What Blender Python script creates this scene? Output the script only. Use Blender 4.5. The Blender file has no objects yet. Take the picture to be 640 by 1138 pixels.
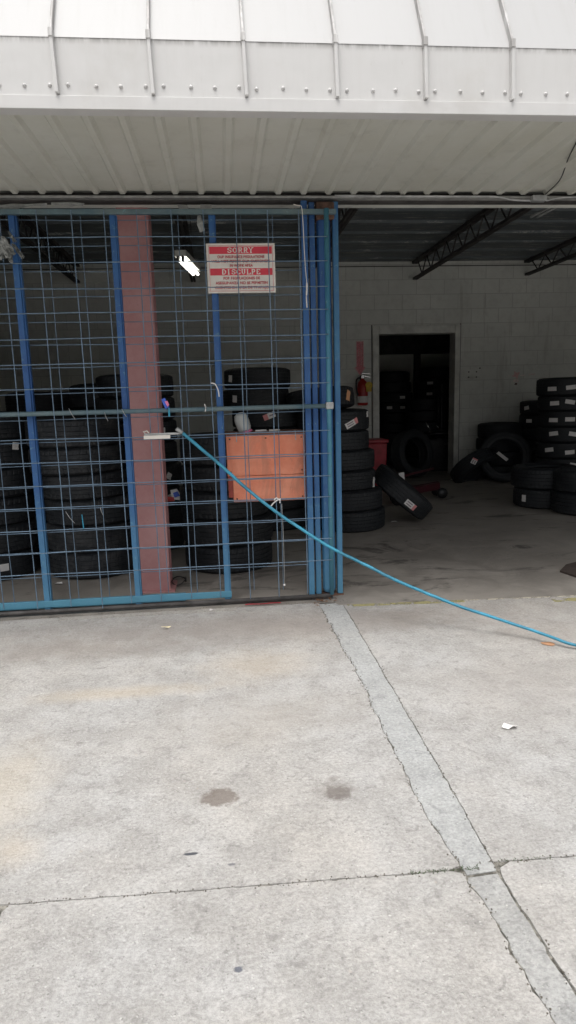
import bpy, bmesh, math, random
from mathutils import Vector, Matrix, noise
rnd = random.Random(7)
R = math.radians
sc = bpy.context.scene
COL = sc.collection

# ------------------------------------------------------------------ camera
CAM_H = 1.2
YAW, PITCH, ROLL, FPX = R(5.43), R(10.05), R(-1.59), 720.0
fw = Vector((math.sin(YAW)*math.cos(PITCH), math.cos(YAW)*math.cos(PITCH), -math.sin(PITCH)))
rt = Vector((math.cos(YAW), -math.sin(YAW), 0)); up = rt.cross(fw)
rt, up = rt*math.cos(ROLL)+up*math.sin(ROLL), up*math.cos(ROLL)-rt*math.sin(ROLL)
cd = bpy.data.cameras.new('camera'); cam = bpy.data.objects.new('camera', cd); COL.objects.link(cam)
M = Matrix((rt, up, -fw)).transposed().to_4x4(); M.translation = (0, 0, CAM_H); cam.matrix_world = M
cd.sensor_fit = 'VERTICAL'; cd.sensor_height = 24; cd.lens = 24*FPX/1138; cd.clip_start = .02; cd.clip_end = 600
sc.camera = cam

# ------------------------------------------------------------------ light
w = bpy.data.worlds.new('World'); sc.world = w; w.use_nodes = True
nt = w.node_tree; nt.nodes.clear()
sky = nt.nodes.new('ShaderNodeTexSky'); sky.sky_type = 'NISHITA'; sky.sun_disc = False
SUN_EL, SUN_AZ = R(68), R(200)          # azimuth clockwise from +Y
sky.sun_elevation = SUN_EL; sky.sun_rotation = SUN_AZ; sky.dust_density = 6; sky.air_density = 1.0; sky.ozone_density = 1
hs = nt.nodes.new('ShaderNodeHueSaturation'); hs.inputs['Saturation'].default_value = .22
bg = nt.nodes.new('ShaderNodeBackground'); bg.inputs[1].default_value = .15
wo = nt.nodes.new('ShaderNodeOutputWorld')
nt.links.new(sky.outputs[0], hs.inputs['Color']); nt.links.new(hs.outputs[0], bg.inputs[0]); nt.links.new(bg.outputs[0], wo.inputs[0])
sd = bpy.data.lights.new('sun', 'SUN'); sd.energy = 1.35; sd.angle = R(38); sd.color = (1, .975, .94)
so = bpy.data.objects.new('sun', sd); COL.objects.link(so)
sdir = Vector((math.sin(SUN_AZ)*math.cos(SUN_EL), math.cos(SUN_AZ)*math.cos(SUN_EL), math.sin(SUN_EL)))
so.rotation_euler = sdir.to_track_quat('Z', 'Y').to_euler(); so.location = (0, -4, 9)
sc.view_settings.view_transform = 'Standard'; sc.view_settings.look = 'None'
sc.view_settings.exposure = 0.3; sc.view_settings.gamma = 1; sc.view_settings.use_curve_mapping = False

# ------------------------------------------------------------------ helpers
def ray(px, py): return rt*((px-320)/FPX) - up*((py-569)/FPX) + fw
def onY(px, py, Y): d = ray(px, py); return Vector((0, 0, CAM_H)) + d*(Y/d.y)
def onZ(px, py, z=0): d = ray(px, py); return Vector((0, 0, CAM_H)) + d*((z-CAM_H)/d.z)

def tag(o, label=None, cat=None, group=None, kind=None):
    if label: o['label'] = label
    if cat: o['category'] = cat
    if group: o['group'] = group
    if kind: o['kind'] = kind
    return o
def empty(name, loc=(0, 0, 0), label=None, cat=None, group=None):
    o = bpy.data.objects.new(name, None); COL.objects.link(o); o.location = loc; o.empty_display_size = .1
    return tag(o, label, cat, group)
def obj(name, bm, mat, parent=None, smooth=False, bevel=0, loc=None):
    me = bpy.data.meshes.new(name)
    bmesh.ops.recalc_face_normals(bm, faces=bm.faces[:])
    bm.to_mesh(me); bm.free()
    for m in (mat if isinstance(mat, (list, tuple)) else [mat]): me.materials.append(m)
    if smooth:
        me.shade_smooth() if hasattr(me, 'shade_smooth') else None
        try: me.set_sharp_from_angle(angle=R(40))
        except Exception: pass
    o = bpy.data.objects.new(name, me); COL.objects.link(o)
    if parent: o.parent = parent
    if loc is not None: o.location = loc
    if bevel:
        b = o.modifiers.new('bevel', 'BEVEL'); b.width = bevel; b.segments = 2; b.limit_method = 'ANGLE'
    return o
def B(): return bmesh.new()
def box(bm, x0, x1, y0, y1, z0, z1, mi=0):
    v = [bm.verts.new((x, y, z)) for x in (x0, x1) for y in (y0, y1) for z in (z0, z1)]
    for f in ((0, 1, 3, 2), (4, 6, 7, 5), (0, 4, 5, 1), (2, 3, 7, 6), (0, 2, 6, 4), (1, 5, 7, 3)):
        bm.faces.new([v[i] for i in f]).material_index = mi
    return v
def bar(bm, p0, p1, wd, ht, upv=(0, 0, 1), mi=0):
    p0, p1 = Vector(p0), Vector(p1); d = (p1-p0).normalized(); u = Vector(upv)
    s = d.cross(u)
    if s.length < 1e-4: s = d.cross(Vector((0, 1, 0)))
    s.normalize(); u = s.cross(d)
    v = [bm.verts.new(p + s*a*wd/2 + u*b*ht/2) for p in (p0, p1) for a, b in ((-1, -1), (1, -1), (1, 1), (-1, 1))]
    for f in ((3, 2, 1, 0), (4, 5, 6, 7), (0, 1, 5, 4), (1, 2, 6, 5), (2, 3, 7, 6), (3, 0, 4, 7)):
        bm.faces.new([v[i] for i in f]).material_index = mi
def tube(bm, pts, r, n=8, mi=0, cap=True):
    pts = [Vector(p) for p in pts]; rings = []
    ref = Vector((0, 0, 1))
    for i, p in enumerate(pts):
        d = (pts[min(i+1, len(pts)-1)] - pts[max(i-1, 0)]).normalized()
        a = d.cross(ref)
        if a.length < .05: a = d.cross(Vector((0, 1, 0)))
        a.normalize(); b = a.cross(d)
        rr = r[i] if isinstance(r, (list, tuple)) else r
        rings.append([bm.verts.new(p + (a*math.cos(t)+b*math.sin(t))*rr) for t in (2*math.pi*k/n for k in range(n))])
    for q, s in zip(rings, rings[1:]):
        for k in range(n):
            f = bm.faces.new((q[k], q[(k+1) % n], s[(k+1) % n], s[k])); f.material_index = mi; f.smooth = True
    if cap:
        bm.faces.new(rings[0][::-1]).material_index = mi; bm.faces.new(rings[-1]).material_index = mi
def lathe(bm, prof, n=24, c=(0, 0, 0), mi=0, close=False):
    rings = [[bm.verts.new((c[0]+r*math.cos(2*math.pi*k/n), c[1]+r*math.sin(2*math.pi*k/n), c[2]+z)) for k in range(n)] for r, z in prof]
    for q, s in zip(rings, rings[1:]+([rings[0]] if close else [])):
        for k in range(n):
            f = bm.faces.new((q[k], q[(k+1) % n], s[(k+1) % n], s[k])); f.smooth = True; f.material_index = mi
    return rings
def poly(bm, pts, z0, z1, mi=0):
    t = [bm.verts.new((x, y, z1)) for x, y in pts]; b = [bm.verts.new((x, y, z0)) for x, y in pts]
    bm.faces.new(t).material_index = mi
    n = len(pts)
    for i in range(n): bm.faces.new((t[i], b[i], b[(i+1) % n], t[(i+1) % n])).material_index = mi
def catmull(P, k=8):
    P = [Vector(p) for p in P]; P = [2*P[0]-P[1]] + P + [2*P[-1]-P[-2]]; out = []
    for i in range(1, len(P)-2):
        a, b, c, d = P[i-1:i+3]
        for j in range(k):
            t = j/k; out.append(.5*((2*b)+(c-a)*t+(2*a-5*b+4*c-d)*t*t+(3*b-a-3*c+d)*t**3))
    return out + [P[-2]]

# ------------------------------------------------------------------ materials
class NT:
    def __init__(s, name):
        s.m = bpy.data.materials.new(name); s.m.use_nodes = True; s.t = s.m.node_tree
        s.b = s.t.nodes['Principled BSDF']; s.out = s.t.nodes['Material Output']
        s.co = s.n('ShaderNodeTexCoord').outputs['Object']
    def n(s, ty, **kw):
        x = s.t.nodes.new(ty)
        for k, v in kw.items(): setattr(x, k, v)
        return x
    def put(s, sock, v):
        if isinstance(v, bpy.types.NodeSocket): s.t.links.new(v, sock)
        else: sock.default_value = v
    def noise(s, scale, detail=6, rough=.6, vec=None, sc=None, dist=0):
        x = s.n('ShaderNodeTexNoise'); x.inputs['Scale'].default_value = scale; x.inputs['Detail'].default_value = detail
        x.inputs['Roughness'].default_value = rough; x.inputs['Distortion'].default_value = dist
        s.put(x.inputs['Vector'], s.map(vec, sc) if sc else (vec or s.co)); return x.outputs['Fac']
    def map(s, vec, sc, loc=(0, 0, 0)):
        x = s.n('ShaderNodeMapping'); s.put(x.inputs['Vector'], vec or s.co); x.inputs['Scale'].default_value = sc; x.inputs['Location'].default_value = loc
        return x.outputs[0]
    def ramp(s, f, a, b, c0=0., c1=1.):
        x = s.n('ShaderNodeMapRange'); x.interpolation_type = 'SMOOTHSTEP'; s.put(x.inputs[0], f)
        for i, v in enumerate((a, b, c0, c1)): x.inputs[i+1].default_value = v
        return x.outputs[0]
    def mix(s, f, a, b, mode='MIX'):
        x = s.n('ShaderNodeMix', data_type='RGBA', blend_type=mode); s.put(x.inputs[0], f)
        for i, v in ((6, a), (7, b)):
            if isinstance(v, tuple): v = (*v[:3], 1)
            s.put(x.inputs[i], v)
        return x.outputs[2]
    def math(s, op, a, b=0., c=0.):
        x = s.n('ShaderNodeMath', operation=op); s.put(x.inputs[0], a); s.put(x.inputs[1], b); s.put(x.inputs[2], c); return x.outputs[0]
    def vor(s, scale, feat='F1', vec=None):
        x = s.n('ShaderNodeTexVoronoi', feature=feat); x.inputs['Scale'].default_value = scale; s.put(x.inputs['Vector'], vec or s.co); return x
    def bump(s, h, st=.3, d=.01):
        x = s.n('ShaderNodeBump'); x.inputs['Strength'].default_value = st; x.inputs['Distance'].default_value = d; s.put(x.inputs['Height'], h)
        s.t.links.new(x.outputs[0], s.b.inputs['Normal'])
    def fin(s, col, rough=.8, metal=0., spec=None):
        if isinstance(col, tuple): col = (*col[:3], 1)
        s.put(s.b.inputs['Base Color'], col); s.put(s.b.inputs['Roughness'], rough); s.put(s.b.inputs['Metallic'], metal)
        if spec is not None: s.b.inputs['Specular IOR Level'].default_value = spec
        return s.m
def grey(v): return (v, v, v)
def simple(name, c, rough=.6, metal=0., var=.25, scale=20, bump=0):
    k = NT(name); f = k.ramp(k.noise(scale), .3, .7)
    a = tuple(x*(1-var) for x in c); b = tuple(min(1, x*(1+var*.6)) for x in c)
    if bump: k.bump(k.noise(scale*5), bump, .003)
    return k.fin(k.mix(f, a, b), rough, metal)

def concrete(name, base, warm, dark, marks=False, blue=0):
    k = NT(name)
    big = k.ramp(k.noise(.9, 5, .6), .38, .66); mid = k.ramp(k.noise(5, 8, .68), .36, .68); fine = k.noise(60, 8, .75)
    c = k.mix(k.math('MULTIPLY', big, .8), base, warm)
    c = k.mix(k.math('MULTIPLY', mid, .75), c, dark)
    mot = k.ramp(k.noise(22, 7, .75, dist=.6), .5, .68); c = k.mix(k.math('MULTIPLY', mot, .55), c, tuple(x*.62 for x in dark))
    c = k.mix(k.ramp(fine, .3, .7, .18, 0), c, tuple(x*.35 for x in base))
    # exposed aggregate: pale and dark pebbles
    v = k.vor(95); sep = k.n('ShaderNodeSeparateColor'); k.put(sep.inputs[0], v.outputs['Color'])
    peb = k.math('MULTIPLY', k.ramp(v.outputs['Distance'], .22, .34, 1, 0), k.math('GREATER_THAN', sep.outputs[0], .86))
    c = k.mix(k.math('MULTIPLY', peb, .35), c, tuple(min(.75, x*1.6) for x in warm))
    peb2 = k.math('MULTIPLY', k.ramp(v.outputs['Distance'], .18, .3, 1, 0), k.math('LESS_THAN', sep.outputs[1], .09))
    c = k.mix(k.math('MULTIPLY', peb2, .5), c, tuple(x*.4 for x in dark))
    v3 = k.vor(23); s3 = k.n('ShaderNodeSeparateColor'); k.put(s3.inputs[0], v3.outputs['Color'])
    p3 = k.math('MULTIPLY', k.ramp(k.math('ADD', v3.outputs['Distance'], k.math('MULTIPLY', k.noise(90, 3), .25)), .16, .26, 1, 0), k.math('GREATER_THAN', s3.outputs[0], .93))
    c = k.mix(k.math('MULTIPLY', p3, .35), c, (.50, .42, .33))
    sp = k.ramp(k.noise(130, 5, .8), .60, .72); c = k.mix(k.math('MULTIPLY', sp, .55), c, tuple(x*.45 for x in dark))
    sp2 = k.ramp(k.noise(48, 7, .8, dist=1.), .58, .70); c = k.mix(k.math('MULTIPLY', sp2, .5), c, tuple(x*.6 for x in dark))
    sp3 = k.ramp(k.noise(38, 7, .8, vec=k.map(None, (1, 1, 1), (7, 3, 0))), .57, .70); c = k.mix(k.math('MULTIPLY', sp3, .5), c, tuple(min(.7, x*1.25) for x in base))
    gr = k.noise(85, 6, .85, sc=(1, 1.25, 1)); c = k.mix(k.ramp(gr, .40, .56, .38, 0), c, tuple(x*.5 for x in dark)); c = k.mix(k.ramp(gr, .54, .68, 0, .30), c, tuple(min(.75, x*1.35) for x in base))
    rough = .9
    if marks:
        xyz = k.n('ShaderNodeSeparateXYZ'); k.put(xyz.inputs[0], k.co)
        wob = k.math('MULTIPLY', k.math('SUBTRACT', k.noise(9, 5, .6), .5), .8)
        wob2 = k.math('MULTIPLY', k.math('SUBTRACT', k.noise(38, 5, .7), .5), 1.5)
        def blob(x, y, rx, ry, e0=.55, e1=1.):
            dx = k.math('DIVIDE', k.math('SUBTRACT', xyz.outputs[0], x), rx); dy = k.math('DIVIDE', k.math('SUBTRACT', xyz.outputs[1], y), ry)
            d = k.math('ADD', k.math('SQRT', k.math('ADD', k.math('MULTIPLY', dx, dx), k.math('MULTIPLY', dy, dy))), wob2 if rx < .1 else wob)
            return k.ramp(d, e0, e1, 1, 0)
        for x, y, rx, ry, col, s, e0 in ((-.062, 1.816, .055, .045, (.15, .12, .10), .72, .75), (.301, 1.787, .05, .042, (.13, .11, .10), .72, .55),
                (.30, 1.80, .09, .06, (.22, .2, .18), .4, .2), (.30, 1.86, .03, .03, (.2, .18, .16), .4, .4),
                (-.75, 1.95, .2, .42, (.55, .47, .35), .34, 0), (-.62, 1.65, .1, .1, (.55, .45, .32), .3, 0), (-.5, 2.6, .5, .09, (.5, .42, .31), .45, 0), (.1, 2.8, .35, .25, (.47, .4, .31), .4, 0),
                (-.138, 1.574, .02, .006, (.05, .055, .07), .9, .7), (-.02, 1.2, .012, .01, (.08, .09, .12), .8, .5), (-.03, 1.52, .014, .006, (.12, .12, .14), .7, .5),
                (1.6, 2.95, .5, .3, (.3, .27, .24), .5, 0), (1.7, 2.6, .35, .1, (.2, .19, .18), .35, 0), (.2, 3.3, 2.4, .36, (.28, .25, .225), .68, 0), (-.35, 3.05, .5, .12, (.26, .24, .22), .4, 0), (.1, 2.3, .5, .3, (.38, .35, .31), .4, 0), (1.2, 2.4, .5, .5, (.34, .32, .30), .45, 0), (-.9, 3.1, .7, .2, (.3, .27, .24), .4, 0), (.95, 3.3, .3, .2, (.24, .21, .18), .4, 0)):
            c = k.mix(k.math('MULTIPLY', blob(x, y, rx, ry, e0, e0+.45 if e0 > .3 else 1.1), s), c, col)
    k.bump(k.math('ADD', k.math('MULTIPLY', fine, .6), k.math('ADD', mid, k.math('MULTIPLY', peb, .5))), .6, .008)
    return k.fin(c, rough, spec=.2)
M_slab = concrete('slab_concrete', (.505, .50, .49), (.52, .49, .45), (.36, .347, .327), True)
M_strip = concrete('strip_concrete', (.475, .485, .48), (.49, .485, .465), (.39, .395, .39))
M_strip2 = concrete('strip_concrete_worn', (.45, .455, .45), (.465, .455, .43), (.34, .34, .33))
def floor_mat():
    k = NT('shop_floor_concrete')
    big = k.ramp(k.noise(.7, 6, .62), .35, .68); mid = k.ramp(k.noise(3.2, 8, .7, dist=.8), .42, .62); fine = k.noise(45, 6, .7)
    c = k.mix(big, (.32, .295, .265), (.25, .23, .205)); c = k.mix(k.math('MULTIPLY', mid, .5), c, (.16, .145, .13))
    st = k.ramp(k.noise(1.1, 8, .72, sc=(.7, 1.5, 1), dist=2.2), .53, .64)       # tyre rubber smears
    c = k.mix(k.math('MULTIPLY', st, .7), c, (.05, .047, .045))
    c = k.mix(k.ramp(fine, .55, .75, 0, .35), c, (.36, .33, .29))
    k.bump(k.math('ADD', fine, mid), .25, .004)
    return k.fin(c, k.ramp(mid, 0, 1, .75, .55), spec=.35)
M_floor = floor_mat()
def block_mat():
    k = NT('painted_block'); xyz = k.n('ShaderNodeSeparateXYZ'); k.put(xyz.inputs[0], k.co)
    cb = k.n('ShaderNodeCombineXYZ'); k.put(cb.inputs[0], k.math('ADD', xyz.outputs[0], xyz.outputs[1])); k.put(cb.inputs[1], k.math('SUBTRACT', xyz.outputs[2], .161-.2013))
    br = k.n('ShaderNodeTexBrick'); k.put(br.inputs['Vector'], cb.outputs[0]); br.inputs['Scale'].default_value = 1
    br.inputs['Brick Width'].default_value = .403; br.inputs['Row Height'].default_value = .2013; br.inputs['Mortar Size'].default_value = .005; br.inputs['Mortar Smooth'].default_value = .3
    br.inputs['Color1'].default_value = (.74, .75, .70, 1); br.inputs['Color2'].default_value = (.69, .70, .655, 1); br.inputs['Mortar'].default_value = (.52, .52, .485, 1)
    n1 = k.ramp(k.noise(1.3, 7, .65), .35, .7); n2 = k.ramp(k.noise(7, 7, .7), .45, .7)
    c = k.mix(k.math('MULTIPLY', n1, .5), br.outputs['Color'], (.56, .57, .53)); c = k.mix(k.math('MULTIPLY', n2, .3), c, (.42, .41, .37))
    drip = k.ramp(k.noise(3, 5, .6, sc=(3.5, 3.5, .35)), .58, .72); c = k.mix(k.math('MULTIPLY', drip, .35), c, (.36, .34, .3))
    k.bump(k.math('ADD', k.math('MULTIPLY', br.outputs['Fac'], -1), k.math('MULTIPLY', k.noise(50), .3)), .5, .006)
    return k.fin(c, .7)
M_block = block_mat()
def deck_mat():
    k = NT('deck_metal'); s = k.ramp(k.noise(5, 8, .85, sc=(.5, 4, 1)), .54, .62); n = k.noise(2, 5)
    c = k.mix(n, (.11, .13, .14), (.17, .195, .205)); c = k.mix(k.math('MULTIPLY', s, .8), c, (.55, .55, .52))
    return k.fin(c, .6, .1)
M_deck = deck_mat()
def blue_mat(name, a, b, rust=.35):
    k = NT(name); n = k.ramp(k.noise(6, 6, .65, sc=(1, 1, .4)), .35, .65); c = k.mix(n, a, b)
    ch = k.ramp(k.noise(28, 8, .8), .58, .66); c = k.mix(k.math('MULTIPLY', ch, .6), c, (.20, .36, .37))
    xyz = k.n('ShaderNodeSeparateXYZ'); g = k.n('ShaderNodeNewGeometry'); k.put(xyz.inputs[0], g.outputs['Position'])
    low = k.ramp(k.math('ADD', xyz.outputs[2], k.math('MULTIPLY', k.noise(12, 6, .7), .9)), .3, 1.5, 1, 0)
    c = k.mix(k.math('MULTIPLY', low, .7), c, (.10, .28, .40))              # scuffed lower paint, plus painted-in light: paler low, shaded up under the canopy
    ru = k.ramp(k.noise(17, 8, .8), .63, .70); c = k.mix(k.math('MULTIPLY', ru, rust), c, (.11, .055, .03))
    k.bump(k.noise(60), .2, .002)
    return k.fin(c, .5, .0)
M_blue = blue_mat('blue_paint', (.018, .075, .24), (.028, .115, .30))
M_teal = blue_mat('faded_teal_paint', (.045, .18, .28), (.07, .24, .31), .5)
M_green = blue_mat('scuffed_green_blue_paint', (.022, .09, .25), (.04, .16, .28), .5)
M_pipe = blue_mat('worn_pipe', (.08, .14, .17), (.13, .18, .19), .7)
M_wire = simple('wire_blue_grey', (.16, .235, .32), .5, .3, .3, 9)
def rubber(name, v, dust):
    k = NT(name); oi = k.n('ShaderNodeObjectInfo'); n = k.ramp(k.noise(9, 6, .7), .4, .75)
    d = k.math('MULTIPLY', k.math('ADD', k.math('MULTIPLY', oi.outputs['Random'], .7), .3), k.math('MULTIPLY', n, dust))
    c = k.mix(d, (v*.85, v, v*1.2), (.085, .085, .085))
    k.bump(k.noise(70, 4), .25, .002)
    return k.fin(c, k.ramp(n, 0, 1, .55, .8), spec=.4)
M_tread = rubber('tread_rubber', .015, .3); M_side = rubber('sidewall_rubber', .015, .25); M_dusty = rubber('dusty_rubber', .02, .7)
M_white = simple('white_canopy_paint', (.80, .80, .79), .45, 0, .04, 3)
def canopy_mat():
    k = NT('canopy_sheet'); s = k.ramp(k.noise(10, 6, .7, sc=(3, .3, .3)), .45, .8)
    c = k.mix(k.math('MULTIPLY', s, .25), (.43, .43, .428), (.36, .35, .335))
    c = k.mix(k.math('MULTIPLY', k.ramp(k.noise(30, 6, .7), .6, .72), .15), c, (.4, .38, .34)); return k.fin(c, .45)
M_canopy = canopy_mat()
def fascia_mat():
    k = NT('fascia_sheet'); s = k.ramp(k.noise(9, 6, .7, sc=(3, 1, .4)), .42, .8)
    c = k.mix(k.math('MULTIPLY', s, .2), (.59, .585, .575), (.47, .46, .44))
    xyz = k.n('ShaderNodeSeparateXYZ'); k.put(xyz.inputs[0], k.co)
    dirt = k.math('MULTIPLY', k.ramp(xyz.outputs[2], 2.500, 2.528), k.ramp(k.noise(14, 6, .7, sc=(1.5, 1, .2)), .35, .6))
    c = k.mix(k.math('MULTIPLY', dirt, .7), c, (.22, .21, .2)); st = k.math('MULTIPLY', k.ramp(k.noise(2.1, 6, .65), .5, .7), .3); c = k.mix(st, c, (.44, .42, .385))
    ru = k.math('MULTIPLY', k.ramp(k.noise(26, 6, .8, sc=(1, 1, .22)), .63, .72), .3); c = k.mix(ru, c, (.33, .27, .2)); k.bump(k.noise(3, 3), .25, .03)
    return k.fin(c, .5)
M_fascia = fascia_mat()
def soffit_mat():
    k = NT('soffit_sheet'); s = k.ramp(k.noise(2.2, 6, .65), .35, .7)
    c = k.mix(s, (.60, .60, .545), (.55, .545, .48)); c = k.mix(k.math('MULTIPLY', k.ramp(k.noise(9, 6, .7), .5, .75), .3), c, (.36, .35, .31)); return k.fin(c, .5)
M_soffit = soffit_mat()
M_trim = simple('grey_trim', (.34, .34, .33), .5, .2)
M_galv = simple('galvanised_conduit', (.42, .43, .43), .4, .5)
def pink_mat():
    k = NT('pink_red_oxide'); n = k.ramp(k.noise(4, 7, .7), .35, .7); c = k.mix(n, (.37, .175, .175), (.44, .24, .235))
    c = k.mix(k.math('MULTIPLY', k.ramp(k.noise(16, 8, .75), .6, .7), .5), c, (.22, .09, .08)); return k.fin(c, .65)
M_pink = pink_mat()
def orange_mat():
    k = NT('weathered_orange'); n = k.ramp(k.noise(5, 7, .7), .35, .7); c = k.mix(n, (.74, .23, .13), (.82, .33, .21))
    c = k.mix(k.math('MULTIPLY', k.ramp(k.noise(22, 8, .8), .56, .70), .6), c, (.40, .15, .10))
    c = k.mix(k.math('MULTIPLY', k.ramp(k.noise(9, 8, .8, sc=(.3, 1, 3)), .62, .72), .5), c, (.70, .45, .35)); c = k.mix(k.math('MULTIPLY', k.ramp(k.noise(7, 8, .7, sc=(1, 1, .3), dist=1), .5, .66), .45), c, (.42, .17, .11)); k.bump(k.noise(6, 4), .5, .02); return k.fin(c, .7)
M_orange = orange_mat()
M_joist = simple('joist_paint', (.055, .05, .048), .7, 0, .5, 8)
M_black = simple('black_plastic', (.02, .02, .022), .5)
M_dark = simple('dark_metal', (.05, .05, .052), .4, .6)
M_chrome = simple('bright_metal', (.6, .6, .6), .25, .9, .1)
M_frame = simple('door_frame_paint', (.66, .66, .61), .5, 0, .2, 6)
M_paper = simple('white_paper', (.72, .70, .68), .7, 0, .05, 30)
M_pinkp = simple('pink_print', (.70, .28, .28), .7, 0, .1, 30)
M_orangep = simple('orange_print', (.72, .38, .2), .7, 0, .1, 30)
M_ink = simple('sticker_ink', (.30, .26, .28), .7, 0, .1, 30)
M_signw = simple('sign_white', (.74, .70, .64), .5, 0, .05, 12)
M_signr = simple('sign_red', (.66, .045, .075), .5, 0, .1, 12)
M_signl = simple('sign_faded_ink', (.50, .10, .11), .6, 0, .1, 30)
M_red = simple('red_plastic', (.36, .02, .035), .45, 0, .3, 8)
M_redm = simple('extinguisher_red', (.40, .02, .015), .35, 0, .2, 10)
M_yel = simple('yellow_tag', (.65, .45, .05), .6)
M_hose = simple('blue_hose', (.03, .25, .38), .4, 0, .35, 9)
M_bluep = simple('bright_blue', (.05, .12, .55), .5); M_mag = simple('magenta_ribbon', (.7, .2, .35), .5)
M_weed = simple('weed_green', (.06, .11, .03), .8); M_leafb = simple('dead_leaf', (.20, .09, .04), .8, 0, .4, 30); M_leafo = simple('orange_leaf', (.50, .27, .15), .8)
M_asph = simple('asphalt', (.05, .05, .05), .9, 0, .3, 30, .4)
k = NT('joint_dirt'); M_soil = k.fin(k.mix(k.ramp(k.noise(25, 7, .8), .42, .62), (.07, .066, .056), (.30, .285, .25)), .95)
M_rust = simple('rusty_cap', (.13, .07, .05), .8, 0, .5, 30)
k = NT('clear_plastic'); M_plast = k.fin((.62, .64, .62), .35); k.b.inputs['Transmission Weight'].default_value = .35
k = NT('lit_tube'); M_tube = k.fin((.9, .9, .85), .4); k.b.inputs['Emission Color'].default_value = (1, .97, .88, 1); k.b.inputs['Emission Strength'].default_value = 5
def worn_paint(name, c, th):
    k = NT(name); k.fin(c, .8); n = k.ramp(k.noise(14, 8, .75), th, th+.12)
    tr = k.n('ShaderNodeBsdfTransparent'); mx = k.n('ShaderNodeMixShader'); k.put(mx.inputs[0], n)
    k.t.links.new(tr.outputs[0], mx.inputs[1]); k.t.links.new(k.b.outputs[0], mx.inputs[2]); k.t.links.new(mx.outputs[0], k.out.inputs[0]); return k.m
M_ypaint = worn_paint('worn_yellow_paint', (.34, .31, .15), .42); M_ppaint = worn_paint('worn_pale_paint', (.48, .44, .36), .42)

# ------------------------------------------------------------------ ground
bm = B(); box(bm, -150, 150, -150, 150, -.3, -.03); tag(obj('ground', bm, M_asph), kind='structure')
def nz(t, s, seed): return noise.noise(Vector((t*s, seed, 0)))
def lerp(t, P):
    if t <= P[0][0]: return P[0][1]
    for (a, x), (b, y) in zip(P, P[1:]):
        if t <= b: return x+(y-x)*(t-a)/(b-a)
    return P[-1][1]
def xL(y): return lerp(y, [(-12, .62), (.6, .60), (1.09, .583), (1.39, .561), (1.67, .531), (2.6, .535), (3.6, .512)]) + .012*nz(y, 5, 3)+.009*nz(y, 15, 8)+.007*nz(y, 38, 1)+.003*nz(y, 90, 6)
def xR(y): return lerp(y, [(-12, .67), (1.09, .657), (1.41, .642), (1.66, .648), (3.6, .65)]) + .005*nz(y, 6, 21)+.004*nz(y, 22, 5)+.003*nz(y, 60, 9)
def yJ(x): return 1.437 - .03*x*.95 + (.018 if x > .6 else 0) + .002*nz(x, 14, 40) + .0015*nz(x, 50, 2)
def yT(x): return (3.575 - .059*(x-.667) if x > .62 else 3.64) + .003*nz(x, 9, 77)
def xC(y): return -.585 + .004*nz(y, 9, 55)+.05*(1.43-y)
def g(t, s): return .0012 + .0035*max(0, nz(t, 11, s)+.1)+.004*max(0, nz(t, 37, s+3))
def rng(a, b, st):
    n = max(2, int(abs(b-a)/st)); return [a+(b-a)*i/n for i in range(n+1)]
ystep = lambda a, b: [y for y in rng(a, b, .02)] if min(a, b) > -1 else rng(a, b, .3)
def ys(a, b):   # fine near the camera, coarse behind it
    if a < 0 < b: return rng(a, 0, .5)[:-1] + rng(0, b, .015)
    return rng(a, b, .015)
slab = B()
def piece(edge, z1, mat, name):
    b_ = B(); poly(b_, edge, -.029, z1); return tag(obj(name, b_, mat), kind='structure')
def xs(a, b): return rng(a, b, .02) if b-a < 4 else (rng(a, -1.2, .4)[:-1] + rng(-1.2, b, .02) if a < -2 else rng(a, 2.2, .02)[:-1]+rng(2.2, b, .4))
# apron slabs
e = [(x, yJ(x)+g(x, 1)) for x in xs(-14, .52)]; y0 = e[-1][1]
e += [(xL(y)-g(y, 2), y) for y in ys(y0+.012, 3.63)] + [(x, yT(x)) for x in xs(-14, .50)[::-1]]
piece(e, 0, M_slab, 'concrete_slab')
e = [(xC(y)+g(y, 4), y) for y in ys(-12, 1.43)] + [(x, yJ(x)-g(x, 5)) for x in rng(-.57, .53, .02)] + [(xL(y)-g(y, 6), y) for y in ys(-12, 1.405)[::-1]]
piece(e, 0, M_slab, 'concrete_slab')
e = [(-14, -12)] + [(xC(y)-g(y, 7), y) for y in ys(-12, 1.43)] + [(x, yJ(x)-g(x, 5)) for x in xs(-14, -.60)[::-1]]
piece(e, 0, M_slab, 'concrete_slab')
e = [(xR(y)+g(y, 8), y) for y in ys(1.44, 3.57)] + [(x, yT(x)) for x in xs(.66, 16)] + [(x, yJ(x)+g(x, 9)) for x in xs(.67, 16)[::-1]]
piece(e, 0, M_slab, 'concrete_slab')
e = [(xR(y)+g(y, 10)+(.010*max(0, (y-1.39)/.03) if y > 1.39 else 0), y) for y in ys(-12, 1.415)] + [(x, yJ(x)-g(x, 11)) for x in xs(.69, 16)] + [(16, -12)]
piece(e, 0, M_slab, 'concrete_slab')
e = [(xL(y)+g(y, 12), y) for y in ys(1.405, 3.62)] + [(xR(y)-g(y, 13)*.4, y) for y in ys(1.41, 3.62)[::-1]]
piece(e, -.002, M_strip, 'concrete_strip')
e = [(xL(y)+g(y, 14)*1.6, y) for y in ys(-12, 1.395)] + [(xR(y)-g(y, 15)*1.6, y) for y in ys(-12, 1.40)[::-1]]
piece(e, -.0028, M_strip2, 'concrete_strip')
bm = B(); box(bm, -14, 16, -12, 3.66, -.0295, -.0045); tag(obj('joint_bedding', bm, M_soil), kind='structure')
# shop floor
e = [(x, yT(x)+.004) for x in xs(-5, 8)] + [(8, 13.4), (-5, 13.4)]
piece(e, 0, M_floor, 'shop_floor')
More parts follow.
